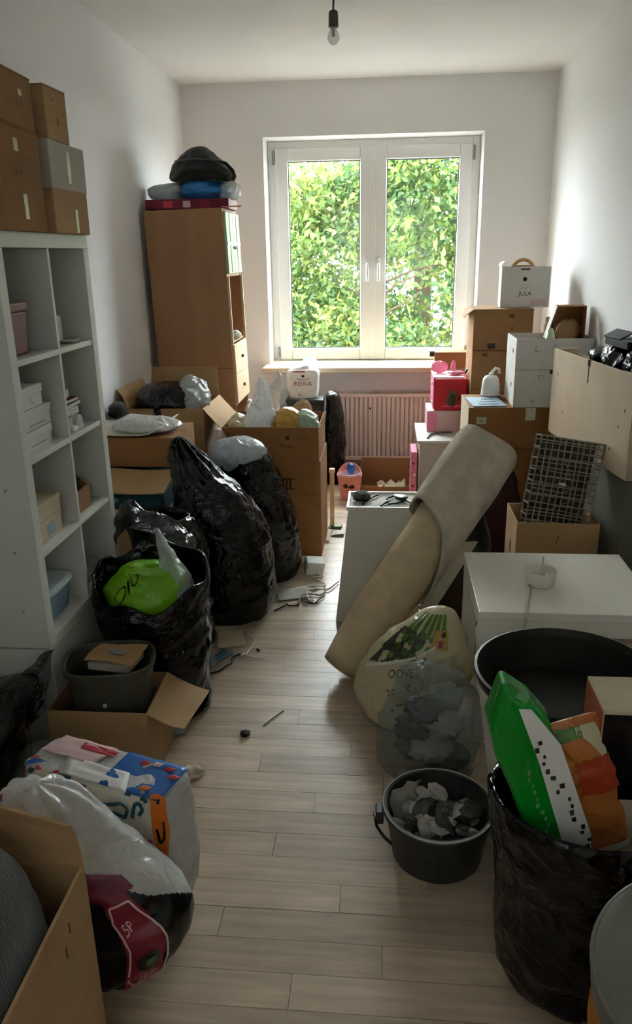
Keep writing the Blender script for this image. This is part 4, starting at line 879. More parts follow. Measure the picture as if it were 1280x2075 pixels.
# ================================================================== CENTRE BACK: by the radiator
pk = thing('toy_bucket', 'salmon pink toy bucket with a scooped rim below the radiator', 'bucket', (-.212, 4.59, 0))
b = MB(); n = 32; vs = []
for k in range(n):
    a = 2*pi*k/n; top = .155+.06*max(0, math.sin(a))**1.5
    for r_, z in ((.056, 0), (.078, top), (.073, top), (.052, .01)): vs.append((r_*math.cos(a), r_*math.sin(a), z))
fs = []
for k in range(n):
    a, c_ = k*4, ((k+1) % n)*4
    fs += [(a, c_, c_+1, a+1), (a+1, c_+1, c_+2, a+2), (a+2, c_+2, c_+3, a+3)]
fs += [tuple(k*4 for k in reversed(range(n))), tuple(k*4+3 for k in range(n))]
b.add(vs, fs).build('body', SALMON, pk, smooth=False)
L2 = MB().lathe([(.066, .10), (.07, .165), (.068, .166), (.05, .11), (0, .11)], 24).build('liner', mat('pale_pink_liner', C(232, 200, 206), .5), pk)
rnd_blob('print_mark', INKB, pk, (-.02, -.068, .10), (.014, .003, .012), 3, .3, 10, 8); rnd_blob('print_mark', INKB, pk, (.015, -.069, .095), (.016, .003, .01), 5, .3, 10, 8)
t = thing('toy_ball', 'small blue toy sitting in the salmon bucket', 'toy', (-.205, 4.61, .155)); rnd_blob('toy', BLUEP, t, (0, 0, .03), (.024, .022, .034), 2, .12)
of = thing('cardboard_box', 'open cut-down cardboard box on the floor before the radiator', 'box', (.04, 4.79, 0), 0, 'small open cartons')
b = MB()
b.box(-.19, .19, -.11, -.105, 0, .05); b.box(-.19, .19, .105, .11, 0, .185); b.box(-.185, .185, -.105, .105, 0, .004)
for x0, x1 in ((-.19, -.185), (.185, .19)):
    b.add([(x0, -.105, 0), (x0, .105, 0), (x0, .105, .185), (x0, -.105, .05), (x1, -.105, 0), (x1, .105, 0), (x1, .105, .185), (x1, -.105, .05)], [(0, 1, 2, 3), (7, 6, 5, 4), (0, 4, 5, 1), (1, 5, 6, 2), (2, 6, 7, 3), (3, 7, 4, 0)])
b.build('body', CB1, of); MB().grid([[(.19-.03*i/3, -.10+.2*j/5, .12+.06*j/5+.03*i/3) for j in range(6)] for i in range(4)], .004).build('flap', CB1, of)
t = thing('paper_scrap', 'crumpled beige paper inside the cut-down box', 'paper'); crumple('scrap', CB4, t, (.05, 4.78, .006), .18, .12, .06, 10, 4)
# grey bin, black bag and white printed bag by the sill
gb = thing('storage_bin', 'dark grey plastic bin below the window sill', 'bin', (-.515, 4.99, 0))
MB().box(-.115, .115, -.11, .11, 0, .545, taper=(.9, .9)).build('body', DGREY, gb, bevel=.01); MB().box(-.122, .122, -.117, .117, .545, .568).build('lid', DGREY, gb, bevel=.006)
bag('rubbish_bag', 'narrow black rubbish bag squeezed between the grey bin and radiator', 'bag', [(-.33, 4.98, .0, .05, .08), (-.33, 4.98, .012, .062, .10), (-.33, 4.98, .15, .066, .10), (-.325, 4.97, .30, .066, .10), (-.325, 4.97, .42, .056, .10), (-.33, 4.97, .52, .045, .09), (-.34, 4.97, .59, .035, .07), (-.345, 4.97, .605, .01, .02)], BLK, wr=.012, fr=13, seed=51, nu=70, nv=60, group='black rubbish bags')
wbx, L_ = bag('carrier_bag', 'white carrier bag with red lettering standing on the grey bin', 'bag', [(-.53, 4.98, .570, .085, .055, 5), (-.53, 4.98, .58, .095, .06, 5), (-.53, 4.98, .66, .10, .06, 5), (-.53, 4.98, .74, .098, .055, 5), (-.53, 4.98, .755, .06, .04, 3), (-.52, 4.98, .775, .03, .03), (-.52, 4.98, .78, .005, .005)], WFILM, wr=.006, fr=16, seed=52, nu=80, nv=50)
lettering(wbx, 'REWA', INKR, .042, (-.525, 4.908, .665), (90, 0, 0)); MB().lathe([(.009, 0), (.004, .002)], 8).build('emblem', INK, wbx, loc=(-.525, 4.912, .715), rot=(90, 0, 0))
MB().tube([(-.565, 4.91, .70), (-.54, 4.908, .692), (-.51, 4.908, .692), (-.485, 4.91, .70)], .002, 5).build('underline', mat('grey_ink', C(110, 110, 108)), wbx); lettering(wbx, 'fla', INKR, .028, (-.545, 4.908, .598), (90, 0, 0))
MB().box(-.585, -.51, 4.9085, 4.9095, .738, .75).build('top_print', mat('dusty_rose_print', C(176, 110, 112), .5), wbx)
bag('plastic_bag', 'puffed white plastic bag top resting behind the printed carrier bag', 'bag', [(-.50, 5.03, .72, .03, .02), (-.495, 5.03, .76, .055, .03), (-.49, 5.03, .80, .045, .025), (-.49, 5.03, .825, .01, .008)], film('thin_white_film', C(232, 234, 238), clear=.35, rough=.25, transl=.3), wr=.01, fr=20, seed=53, nv=26, nu=48)
bag('plastic_bag', 'grey translucent plastic bag slumped left of the grey bin', 'bag', [(-.69, 4.95, .0, .04, .05), (-.69, 4.95, .02, .05, .06), (-.685, 4.95, .25, .055, .065), (-.675, 4.95, .48, .05, .06), (-.655, 4.95, .58, .04, .05), (-.64, 4.95, .62, .02, .02), (-.64, 4.95, .625, .004, .004)], SMOKE, wr=.012, fr=18, seed=54, nv=30, nu=48)
t = thing('plastic_fitting', 'tiny clear plastic fitting lying on the window sill', 'fitting'); rnd_blob('fitting', CLEAR, t, (-.345, 5.27, .742), (.03, .012, .012), 3, .3)

# white side cabinet with pink things
wc = thing('side_cabinet', 'small white cabinet with a grey front right of the radiator', 'cabinet', (.325, 4.63, 0))
MB().box(-.12, .13, -.24, .24, 0, .405).build('body', mat('pale_grey_front', C(196, 190, 182), .6), wc, bevel=.003); MB().box(-.135, .135, -.25, .25, .405, .42).build('top', CBW, wc, bevel=.002)
cord('dark hose bent over the white side cabinet', [(.25, 4.42, .427), (.27, 4.5, .428), (.33, 4.56, .428), (.40, 4.58, .427)], .006, mat('grey_hose', C(110, 108, 104), .5))
bag('plastic_bag', 'crumpled beige plastic bag hanging at the front of the white side cabinet', 'bag', [(.40, 4.335, .20, .02, .02), (.40, 4.335, .24, .05, .035), (.40, 4.335, .30, .05, .035), (.42, 4.34, .335, .02, .015)], film('beige_film', C(214, 196, 178), clear=.1, rough=.3, transl=.2), wr=.014, fr=22, seed=55, nv=24, nu=48)
t = thing('gift_bag', 'pink patterned gift bag standing left of the white side cabinet', 'bag', (.178, 4.58, 0)); MB().box(-.018, .018, -.11, .11, 0, .33, taper=(1, 1)).build('body', PINK, t, bevel=.004)
for k in range(9): MB().lathe([(.012, 0), (.012, .0012)], 10).build('dot', [WHITEP, CRIMP, PALEPINK][k % 3], t, loc=(-.0178+.0, -.09+.09*(k % 3), .06+.1*(k//3)), rot=(0, -90, 0))
for k in range(4): MB().lathe([(.008, 0), (.008, .0012)], 10).build('dot', [WHITEP, CRIMP][k % 2], t, loc=(0.004*(-1)**k, -.1098, .05+.07*k), rot=(90, 0, 0))
t = thing('black_rag', 'black rag dropped on the floor by the pink gift bag', 'cloth'); rnd_blob('rag', BLACKC, t, (.255, 4.31, .07), (.05, .04, .065), 4, .3)
t = thing('keepsake_box', 'pink and white box under the red toy case', 'box', (.365, 4.72, .421)); MB().box(-.11, .10, -.11, .15, 0, .13).build('body', PALEPINK, t, bevel=.003); MB().box(-.111, -.05, -.1115, -.110, .005, .12).build('panel', PINK, t)
rc = thing('toy_case', 'bright red and pink toy case with a picture on its front', 'toy', (.39, 4.74, .553))
MB().box(-.098, .098, -.14, .14, 0, .19).build('body', RED, rc, bevel=.012, seg=3); MB().box(-.104, -.096, -.13, .15, .01, .20).build('side_panel', PINK, rc, bevel=.004); MB().box(-.098, .08, -.12, .14, .19, .197).build('top_panel', mat('white_pink', C(240, 210, 220), .4), rc)
rnd_blob('picture', mat('brown_picture', C(120, 84, 48), .6), rc, (.01, -.141, .075), (.034, .003, .045), 5, .25, 14, 10); rnd_blob('picture', DARKP, rc, (.01, -.143, .07), (.018, .002, .03), 7, .25, 12, 8)
MB().box(-.05, .07, -.1415, -.1405, .022, .034).build('caption_bar', mat('pink_bar', C(230, 90, 120), .4), rc)
for z in (.04, .15): MB().lathe([(.010, 0), (.010, .006)], 14).build('snap', CHROME, rc, loc=(-.104, -.06, z), rot=(0, -90, 0))
for k, (x, y_, sx, sy, sz) in enumerate(((-.06, .05, .05, .02, .035), (.02, .0, .015, .015, .04), (.035, -.03, .05, .04, .012))):
    t = thing('toy_piece', ['pink plastic lid standing on the red toy case', 'pink toy bottle on top of the red toy case', 'flat pink toy dish on top of the red toy case'][k], 'toy'); rnd_blob('toy', film('pink_film', C(240, 150, 178), clear=.1, rough=.2, transl=.2), t, (.39+x, 4.74+y_, .752+sz), (sx, sy, sz), k+2, .1)
cord('black curled cable behind the red toy case', [(.48, 4.72, .76), (.50, 4.74, .78), (.52, 4.75, .74), (.515, 4.75, .70), (.51, 4.75, .66)], .007, CABLEB)
cw = carton('cardboard_box', 'long narrow brown carton lying on the window sill', (.445, 5.16, .732), 0, .25, .12, .105, CB1, group='cartons in the right corner')
MB().lathe([(.018, 0), (.02, .01), (.02, .03), (.0, .034)], 14).build('end_knob', BLACKP, cw, loc=(-.125, 0, .09), rot=(0, -90, 0))

# ================================================================== RIGHT BACK: carton pile
carton('cardboard_box', 'dark shaded cardboard box at the bottom of the right pile', (.72, 4.16, 0), 0, .56, .40, .48, CB3, group='cartons in the right corner')
c = carton('cardboard_box', 'wide brown cardboard box carrying the two white boxes', (.72, 4.15, .481), 0, .58, .40, .213, CB3, group='cartons in the right corner', tape=[('f', .02, .15, .212, .05)])
MB().box(-.25, -.20, -.2014, -.2, .13, .165).build('label_sticker', mat('sticker_pale', C(188, 190, 170), .5), c); lettering(c, '36', INK, .02, (-.225, -.2016, .147), (90, 0, 0))
MB().box(-.291, -.2898, -.15, -.13, .08, .11).build('mark', INK, c); MB().box(-.292, -.2902, -.2, .2, 0, .213).build('painted_lit_face', CB4, c)  # paler left face: light from the window put into its colour
t = thing('magazine', 'grey printed magazine lying on the wide brown box', 'magazine', (.53, 4.10, .695), 4); MB().box(-.085, .085, -.13, .13, 0, .006).build('cover', PAPERB, t)
for k in range(3): MB().box(-.05+.02*k, .05, -.09+.07*k, -.07+.07*k, .006, .0068).build('print_mark', mat('slate_print', C(80, 92, 104)), t)
jg = thing('kettle', 'white electric kettle standing on the wide brown box', 'kettle', (.575, 4.27, .695))
MB().lathe([(.05, 0), (.052, .01), (.048, .06), (.042, .10), (.03, .115), (.0, .118)], 28).build('body', WHITEP, jg, smooth=True); MB().tube([(.0, .04, .115), (.03, .045, .15), (.045, .045, .145), (.05, .045, .12)], .009, 8).build('handle', WHITEP, jg, smooth=True); MB().lathe([(.012, .117), (.014, .128), (0, .132)], 12).build('knob', WHITEP, jg, smooth=True)
MB().lathe([(.051, -.0), (.054, .0), (.054, .012), (.051, .012)], 28).build('base_ring', mat('grey_ring', C(150, 140, 140), .4), jg)
for k, (zz, hh, lb) in enumerate(((.696, .192, 'white corrugated box, lower of the two at the right wall'), (.889, .150, 'open white box with brown inside, upper of the two at the right wall'))):
    c = carton('white_box', lb, (.835, 4.10, zz), 0, .375, .30, hh, CBW, 'open' if k else 'closed', group='white boxes at the right wall')
    if k: lettering(c, '_L. :', mat('pencil_grey', C(150, 148, 142)), .05, (-.08, -.1506, .10), (90, 0, 0)); lettering(c, '#', mat('pencil_grey', C(150, 148, 142)), .03, (.0, -.1506, .115), (90, 0, 0)); MB().box(-.185, .185, -.1455, .145, .09, .094).build('inner_lining', CB1, c)
    else: lettering(c, 'T/', mat('pencil_grey', C(150, 148, 142)), .04, (-.06, -.1506, .15), (90, 0, 0)); lettering(c, 'lll', INK, .02, (-.09, -.1506, .03), (90, 0, 0)); MB().box(-.015, -.001, -.1512, -.15, .17, .19).build('mark', INK, c)
    MB().lathe([(.012, 0), (.012, .0012)], 12).build('hand_hole', INKB, c, loc=(-.1875, -.06, hh*.55), rot=(0, -90, 0))
for k, (zz, hh) in enumerate(((0, .69), (.692, .222), (.916, .228))):
    c = carton('cardboard_box', ['tall brown carton on the floor below the right corner pile', 'brown carton in the middle of the right corner pile', 'brown carton with a torn side flap topmost of the corner pile'][k], (.66, 4.69, zz), 0, .33, .34, hh, CB1, 'closed', group='cartons in the right corner', flaps=[('l', 125, .07)] if k == 2 else ())
    if k == 2: lettering(c, '=', INKB, .04, (.05, -.1706, .12), (90, 0, 0)); MB().box(-.08, -.04, -.1712, -.17, .01, .04).build('mark', INK, c); MB().box(.03, .06, -.1712, -.17, .18, .2).build('mark', INKB, c)
    if k == 1: MB().box(-.11, -.08, -.1712, -.17, .19, .21).build('mark', INKB, c)
wb_ = carton('white_box', 'tall white printed box on top of the right corner pile', (.79, 4.70, 1.146), -3, .27, .16, .222, CBW, 'open', flaps=[('l', 20, .02)], group='white boxes at the right wall')
lettering(wb_, 'JULA', INK, .034, (.0, -.0806, .075), (90, 0, 0)); lettering(wb_, '- --- --', mat('grey_ink', C(110, 110, 108)), .024, (-.01, -.0806, .125), (90, 0, 0)); lettering(wb_, '------', mat('grey_ink', C(110, 110, 108)), .022, (-.01, -.0806, .108), (90, 0, 0))
MB().lathe([(.012, 0), (.003, .004)], 6).build('emblem', INK, wb_, loc=(-.005, -.08, .155), rot=(90, 0, 0)); MB().box(-.03, .02, -.0812, -.08, .204, .212).build('hand_slot', INK, wb_)
MB().box(.03, .115, -.0812, -.08, .012, .045).build('label_sticker', mat('rose_label', C(214, 190, 186), .5), wb_)
t = thing('wicker_basket', 'brown wicker handle poking out of the tall white box', 'basket', (.78, 4.71, 1.30)); MB().tube([(-.07*math.cos(a), 0, .02+.085*math.sin(a)) for a in np.linspace(0, pi, 16)], .010, 8).build('handle', CB2, t, smooth=True); MB().lathe([(.04, 0), (.06, .07), (.05, .075), (0, .075)], 20, ey=.7).build('bowl', CB1, t)
for k, (x, h_, m_, lb) in enumerate(((.865, .07, LWOOD, 'short wooden jar beside the carton in the right corner'), (.90, .10, BLACKP, 'small dark bottle with a pale cap beside the right corner pile'))):
    t = thing('jar', lb, 'jar', (x, 4.40, 1.04 if 0 else .0)); t.location = (x, 4.33, .695); MB().lathe([(.016, 0), (.018, .01), (.018, .34+h_*.5), (.010, .36+h_*.5)], 14).build('body', m_, t, smooth=False); MB().lathe([(.012, .36+h_*.5), (.012, .385+h_*.5)], 12).build('cap', CB4, t)
tb = carton('cardboard_box', 'torn open brown box lying on its side on the white boxes', (.93, 4.11, .987), -4, .14, .13, .004, CB1, 'closed', group='cartons in the right corner')
b = MB(); b.box(-.07, .07, .055, .06, .0, .20); b.box(.066, .07, -.06, .055, 0, .20); b.box(-.07, .07, -.06, .06, .195, .20); b.build('shell', CB3, tb); MB().grid([[(-.07-.045*i/4, -.06+.10*j/4, .20-.16*i/4) for j in range(5)] for i in range(5)], .004).build('flap', CBW, tb); rnd_blob('inner_sack', CB2, tb, (.0, .02, .07), (.055, .03, .06), 3, .15)
t = thing('glass_ornament', 'small pale green ornament on the rim of the white box', 'ornament'); rnd_blob('ornament', mat('pale_green_glass', C(190, 206, 168), .2), t, (.815, 3.985, 1.03), (.02, .02, .05), 4, .25)

# ================================================================== RIGHT: chipboard chest, wire basket
lcab = thing('low_cabinet', 'worn grey-green low cabinet under the chipboard chest', 'cabinet', (.905, 2.88, 0), 7.5)
MB().box(.012, .115, .01, .87, .03, .618).build('body', GREYW, lcab, bevel=.003); MB().box(.02, .11, .02, .86, 0, .03).build('plinth', DARKIN, lcab)
chst = thing('chipboard_chest', 'open pale chipboard chest full of black things at the right wall', 'chest', (.905, 2.88, .62), 7.5)
MB().box(0, .012, 0, .877, 0, .395).build('front_board', CHIP, chst, bevel=.0015); MB().box(.012, .115, 0, .012, 0, .385).build('side_board', CHIP, chst); MB().box(.012, .115, .865, .877, 0, .395).build('side_board', CHIP, chst); MB().box(.105, .115, .012, .865, 0, .37).build('back_board', CHIP, chst); MB().box(.012, .105, .012, .865, 0, .012).build('floor_board', CHIP, chst)
MB().box(-.0012, 0, .44, .447, .30, .39).build('crack', DARKIN, chst); MB().box(-.0012, .013, .43, .457, .37, .3965).build('notch', DARKIN, chst)
for yy, zz in ((.06, .25), (.10, .18), (.16, .08), (.70, .12), (.80, .28)): MB().box(-.001, 0, yy, yy+.006, zz, zz+.012).build('chip_mark', INKB, chst)
MB().box(.0, .012, .03, .12, .3955, .3975).build('edge_band', CB4, chst)
for k, (x, y_, z, a, b_, c_) in enumerate(((.955, 3.30, 1.03, .05, .14, .055), (.97, 3.08, 1.03, .045, .10, .06), (.945, 3.52, 1.01, .045, .08, .035))):
    t, L_ = bag('rubbish_bag', ['black plastic bag bulging from the middle of the chipboard chest', 'glossy black bag at the near end of the chipboard chest', 'small black bag at the far end of the chipboard chest'][k], 'bag', [(x, y_, .70, a*.8, b_*.8), (x, y_, z-c_*.6, a, b_), (x, y_, z, a, b_), (x, y_, z+c_*.6, a*.8, b_*.8), (x, y_, z+c_, a*.3, b_*.3), (x, y_, z+c_*1.05, .005, .005)], BLK, wr=.014, fr=12, seed=60+k, nv=40, group='black bags in the chest')
t = thing('tool_case', 'black hard case with a raised lid lying over the chipboard chest', 'case', (.955, 3.20, 1.085), 7.5); MB().box(-.05, .055, -.12, .10, 0, .03).build('body', BLACKC, t, bevel=.006); MB().slab((-.05, .11, .028), (0, -1, 0), (.9, 0, .45), .16, .06, .006).build('lid', BLACKC, t)
t = thing('yellow_tool', 'black and yellow tool handle at the near end of the chest', 'tool', (.945, 2.98, 1.075), 20); MB().tube([(0, -.05, 0), (0, .05, 0)], .014, 10).build('grip', BLACKP, t); MB().tube([(0, -.02, .0), (0, .015, .0)], .0155, 10).build('band', mat('olive_band', C(128, 116, 52), .5), t)

kb = carton('cardboard_box', 'tan cardboard box holding a wire basket behind the white table', (.688, 3.06, 0), 0, .32, .26, .43, CB2, 'open', group='open cartons at the right')
MB().box(-.1612, -.16, -.02, .01, .26, .31).build('mark', INK, kb); lettering(kb, '/', INKB, .05, (.0, -.1306, .36), (90, 0, 0))
wk = thing('wire_basket', 'tilted rectangular wire basket standing in the tan cardboard box', 'basket', (.688, 3.035, .37), 0, None, -10, 9)
BW, BH, BD = .125, .37, .05
def wire(name, pts, r=.0028, m=STEEL, closed=False): return MB().tube(pts, r, 5, closed).build(name, m, wk)
for yy in (-BD, BD): wire('rim_wire', [(-BW, yy, 0), (BW, yy, 0), (BW, yy, BH), (-BW, yy, BH)], .0045, closed=True)
for k in range(1, 10): x = -BW+2*BW*k/10; wire('wire', [(x, -BD, 0), (x+rr.uniform(-.006, .006), -BD-.002, BH*.5), (x+rr.uniform(-.004, .004), -BD, BH)])
for k in range(1, 14): z = BH*k/14; wire('wire', [(-BW, -BD, z), (0, -BD-.003, z+rr.uniform(-.006, .006)), (BW, -BD, z+rr.uniform(-.004, .004))])
for k in range(7): x = -BW+2*BW*k/6; wire('wire', [(x, -BD, BH), (x, BD, BH)]); wire('wire', [(x, -BD, 0), (x, BD, 0)])
for k in range(1, 8): z = BH*k/8; wire('wire', [(-BW, -BD, z), (-BW, BD, z)]); wire('wire', [(BW, -BD, z), (BW, BD, z)])
for k in range(6): wire('bent_wire', [(rr.uniform(-.11, .11), -BD-.006, rr.uniform(.05, .3)), (rr.uniform(-.11, .11), -BD-.008, rr.uniform(.05, .3))], .002)
MB().box(-BW+.005, BW-.005, BD-.004, BD, .005, BH-.005).build('back_sheet', mat('dark_brown_backing', C(64, 56, 44), .8), wk)  # solid dark brown sheet behind the wires
for k in range(10): z = BH*(k+.5)/10; wire('back_wire', [(-BW, BD-.006, z), (BW, BD-.006, z+.004)], .002, CB4)
rnd_blob('sticker', PAPER, wk, (-.01, -BD-.006, .19), (.014, .003, .006), 3, .2, 8, 6)

# dark things between the carpet and the tan box
for k, (x, y_, z, a, c_, m_, lb) in enumerate(((.40, 3.36, .16, .085, .16, BLACKC, 'black cloth heap on the floor behind the carpet roll'), (.54, 3.57, .24, .10, .24, mat('dark_maroon_cloth', C(58, 28, 30), .9), 'dark maroon cloth heap below the right pile'), (.73, 3.62, .20, .06, .2, mat('brown_cloth', C(70, 52, 40), .9), 'dark brown cloth heap beside the chest'), (.30, 2.82, .15, .09, .15, mat('dark_brown_sack', C(62, 44, 32), .9), 'dark brown sack under the leaning carpet roll'))):
    t = thing('cloth_heap', lb, 'cloth'); rnd_blob('heap', m_, t, (x, y_, z), (a, a, c_), k+3, .18, 36, 24)

# ================================================================== RIGHT: white table
tb_ = thing('side_table', 'square white lacquered side table with thick legs', 'table', (.548, 2.315, 0))
MB().box(-.265, .265, -.24, .24, .425, .45).build('table_top', WPAINT, tb_, bevel=.002)
for sx in (-1, 1):
    for sy in (-1, 1): MB().box(min(sx*.262, sx*.215), max(sx*.262, sx*.215), min(sy*.237, sy*.19), max(sy*.237, sy*.19), 0, .425).build('leg', WPAINT, tb_, bevel=.002)
for sy in (-1, 1): MB().box(-.215, .215, min(sy*.232, sy*.222), max(sy*.232, sy*.222), .37, .425).build('apron', WPAINT, tb_)
for sx in (-1, 1): MB().box(min(sx*.257, sx*.247), max(sx*.257, sx*.247), -.19, .19, .37, .425).build('apron', WPAINT, tb_)
lb_ = thing('lamp_base', 'round white lamp base with a metal spike on the white table', 'lamp', (.496, 2.285, .451))
MB().lathe([(.036, 0), (.041, .004), (.0475, .03), (.0475, .048), (.045, .050), (.043, .046), (.036, .028), (.0, .024)], 40).build('base', WPAINT, lb_, smooth=False)
MB().tube([(.003, .0, .026), (.003, 0, .05), (.005, 0, .092)], [.006, .004, .0025], 8).build('spike', CHROME, lb_); MB().box(-.002, .012, -.004, .004, .026, .034).build('clip', mat('dark_metal', C(70, 66, 60), .4, metal=.6), lb_); MB().tube([(-.012, -.02, .03), (0, 0, .03)], .004, 6).build('lever', WPAINT, lb_)
cord('white mains cord running from the lamp base over the table edge', [(.468, 2.262, .458), (.452, 2.258, .458), (.456, 2.235, .456), (.445, 2.19, .456), (.425, 2.12, .457), (.417, 2.066, .452), (.413, 2.055, .42), (.405, 2.052, .36), (.408, 2.05, .30)], .0032, CABLE)
t = thing('canister', 'pale grey canister standing under the white table', 'canister', (.40, 2.17, 0)); MB().lathe([(.045, 0), (.05, .30), (.048, .33), (.0, .335)], 20).build('body', mat('grey_canister', C(170, 168, 158), .5), t); MB().lathe([(.03, .335), (.034, .36), (.03, .36), (0, .345)], 18).build('lid', WHITEP, t)

# ================================================================== RIGHT FRONT
tub = thing('laundry_tub', 'large round tub, white outside and black inside, before the white table', 'tub', (.44, 1.655, 0))
MB().lathe([(.135, 0), (.14, .005), (.213, .50), (.210, .50), (.137, .012), (0, .012)], 64).build('outer_wall', WPAINT, tub, smooth=False)
MB().lathe([(.195, .40), (.2135, .497), (.2175, .497), (.2175, .506), (.211, .508), (.206, .49), (.137, .05), (.132, .02), (0, .018)], 64).build('liner', mat('black_liner', C(34, 36, 28), .5), tub, smooth=False)

t = thing('litter_scrap', 'torn cream paper scrap beside the multipack', 'litter'); crumple('scrap', CB4, t, (-.555, 1.86, .001), .07, .06, .022, 8, 4, 30)
t, L_ = bag('plastic_bag', 'cream plastic bag with food print beside the carpet roll', 'bag', [(.10, 2.22, .0, .11, .08), (.095, 2.22, .012, .145, .11), (.09, 2.22, .10, .172, .13), (.11, 2.22, .20, .165, .12), (.14, 2.22, .28, .13, .10), (.165, 2.22, .34, .085, .07), (.18, 2.23, .375, .045, .035), (.185, 2.23, .39, .01, .008)], CREAMF, wr=.011, fr=10, seed=71, nu=110, nv=70)
L_.patch('food_print', GREENP, t, -.17, .06, .66, .86, shape=lambda a, c: (a*9) % 1.6 < 1.2)
L_.patch('food_print', DARKP, t, -.20, -.03, .46, .70, nu=30, nv=26, shape=lambda a, c: c > .35*a and (math.sin(a*17)+math.sin(c*13+a*5)) > -.7)
L_.patch('food_print', GREENP, t, -.14, .0, .52, .68, off=.005, nu=30, nv=26, shape=lambda a, c: (math.sin(a*21)+math.sin(c*17+a*6)) > .4)
L_.patch('food_print', YELF, t, .0, .07, .60, .72, off=.005); L_.patch('food_print', CRIMP, t, .03, .05, .615, .655, off=.007); L_.patch('food_print', DARKP, t, .035, .06, .67, .71, off=.007, shape=lambda a, c: (a-.5)**2+(c-.5)**2 < .22)
L_.strokes('white_band', WHITEP, t, [[(-.19, .44), (-.1, .50), (-.02, .57), (.02, .62)]], .008, .006)
for k, (tx, v) in enumerate((('OOVE', .46), (':: ?', .38), ('.-:', .31))): L_.text('lettering', tx, DARKP, t, -.055+.012*k, v, .075-.008*k, .045, 22)
bag2('carrier_handle', 'x', 'bag', [(0, 0, 0, .03, .03), (0, 0, .05, .045, .04), (.0, 0, .10, .04, .035), (-.02, 0, .15, .015, .012), (-.025, 0, .17, .004, .004)], CREAMF, (.243, 2.17, .16), wr=.008, fr=20, seed=72, nu=48, nv=30)
o = [q for q in SC.objects if q.get('label') == 'x'][0]; k_ = o.children[0]; k_.parent = t; k_.name = 'handle_knot'; k_.location = o.location.copy(); bpy.data.objects.remove(o)
t, L_ = bag('refuse_sack', 'see-through grey refuse sack full of rubbish behind the bucket', 'bag', [(.14, 1.93, .0, .09, .07), (.135, 1.93, .012, .12, .09), (.135, 1.93, .09, .145, .105), (.145, 1.93, .18, .145, .105), (.15, 1.93, .26, .12, .09), (.135, 1.93, .32, .075, .06), (.125, 1.93, .35, .03, .025), (.125, 1.93, .355, .006, .006)], SMOKE, wr=.014, fr=11, seed=73, nu=110, nv=70, fold=(8, .012, .5, .9))
for k in range(9):
    a = k*2.4; c_ = thing('crumpled_wrapper', ['crumpled grey-green wrapper inside the see-through refuse sack'][0], 'litter', group='wrappers inside the refuse sack')
    rnd_blob('wrapper', [mat('grey_green_wrap', C(110, 120, 106), .6), mat('dark_wrap', C(46, 50, 44), .6), mat('pale_wrap', C(168, 170, 160), .6)][k % 3], c_, (.14+.045*math.cos(a), 1.93+.03*math.sin(a), .055+.024*k), (.055-.002*k, .042-.002*k, .03), k, .45, 26, 18, 4.5)
# mortar bucket
bk = thing('bucket', 'round dark grey bucket full of rubble on the floor', 'bucket', (.145, 1.605, 0))
MB().lathe([(.108, 0), (.112, .004), (.130, .13), (.138, .132), (.140, .142), (.136, .148), (.128, .146), (.125, .13), (.106, .012), (0, .01)], 56).build('body', DGREY, bk, smooth=False)
MB().tube([(.1365*math.cos(a), .1365*math.sin(a), .147) for a in np.linspace(0, 2*pi, 56, endpoint=False)], .0024, 6, True).build('rim', mat('pale_grey_rim', C(176, 176, 172), .3), bk, smooth=True)  # thin ring paler than the bucket body
MB().box(-.156, -.135, -.03, .01, .10, .135).build('handle_lug', DGREY, bk, bevel=.004)
MB().tube([(-.158, -.01, .118), (-.152, -.045, .108), (-.135, -.07, .10), (-.115, -.09, .096)], .004, 6).build('handle_wire', BLACKP, bk, smooth=True)
for k in range(46):
    a = rr.uniform(0, 2*pi); q = .095*math.sqrt(rr.random()); s_ = rr.uniform(.014, .036)
    c_ = thing('rubble_chunk', 'broken grey plaster chunk lying in the dark bucket', 'rubble', (.145+q*math.cos(a), 1.605+q*math.sin(a), .082+rr.uniform(0, .04)), rr.uniform(0, 180), 'rubble in the bucket', rr.uniform(-40, 40), rr.uniform(-40, 40))
    rnd_blob('chunk', [ASH, ASHD][k % 2], c_, (0, 0, 0), (s_, s_*rr.uniform(.5, 1), s_*rr.uniform(.15, .4)), k, .35, 7, 4, 2.6)
    for p in c_.children: p.data.polygons.foreach_set('use_smooth', [False]*len(p.data.polygons))
t = thing('rubble_bed', 'fine dark rubble filling the bottom of the bucket', 'rubble'); MB().lathe([(.104, .015), (.116, .075), (.06, .085), (0, .088)], 30, c=(.145, 1.605)).build('fill', ASHD, t, smooth=False); t['kind'] = 'stuff'
t = thing('torn_paper', 'torn grey paper sheet sticking up at the bucket rim', 'paper', (.065, 1.665, .09), 30, None, 62); crumple('sheet', mat('dirty_paper', C(150, 146, 136), .9), t, (0, 0, 0), .09, .10, .03, 10, 3)

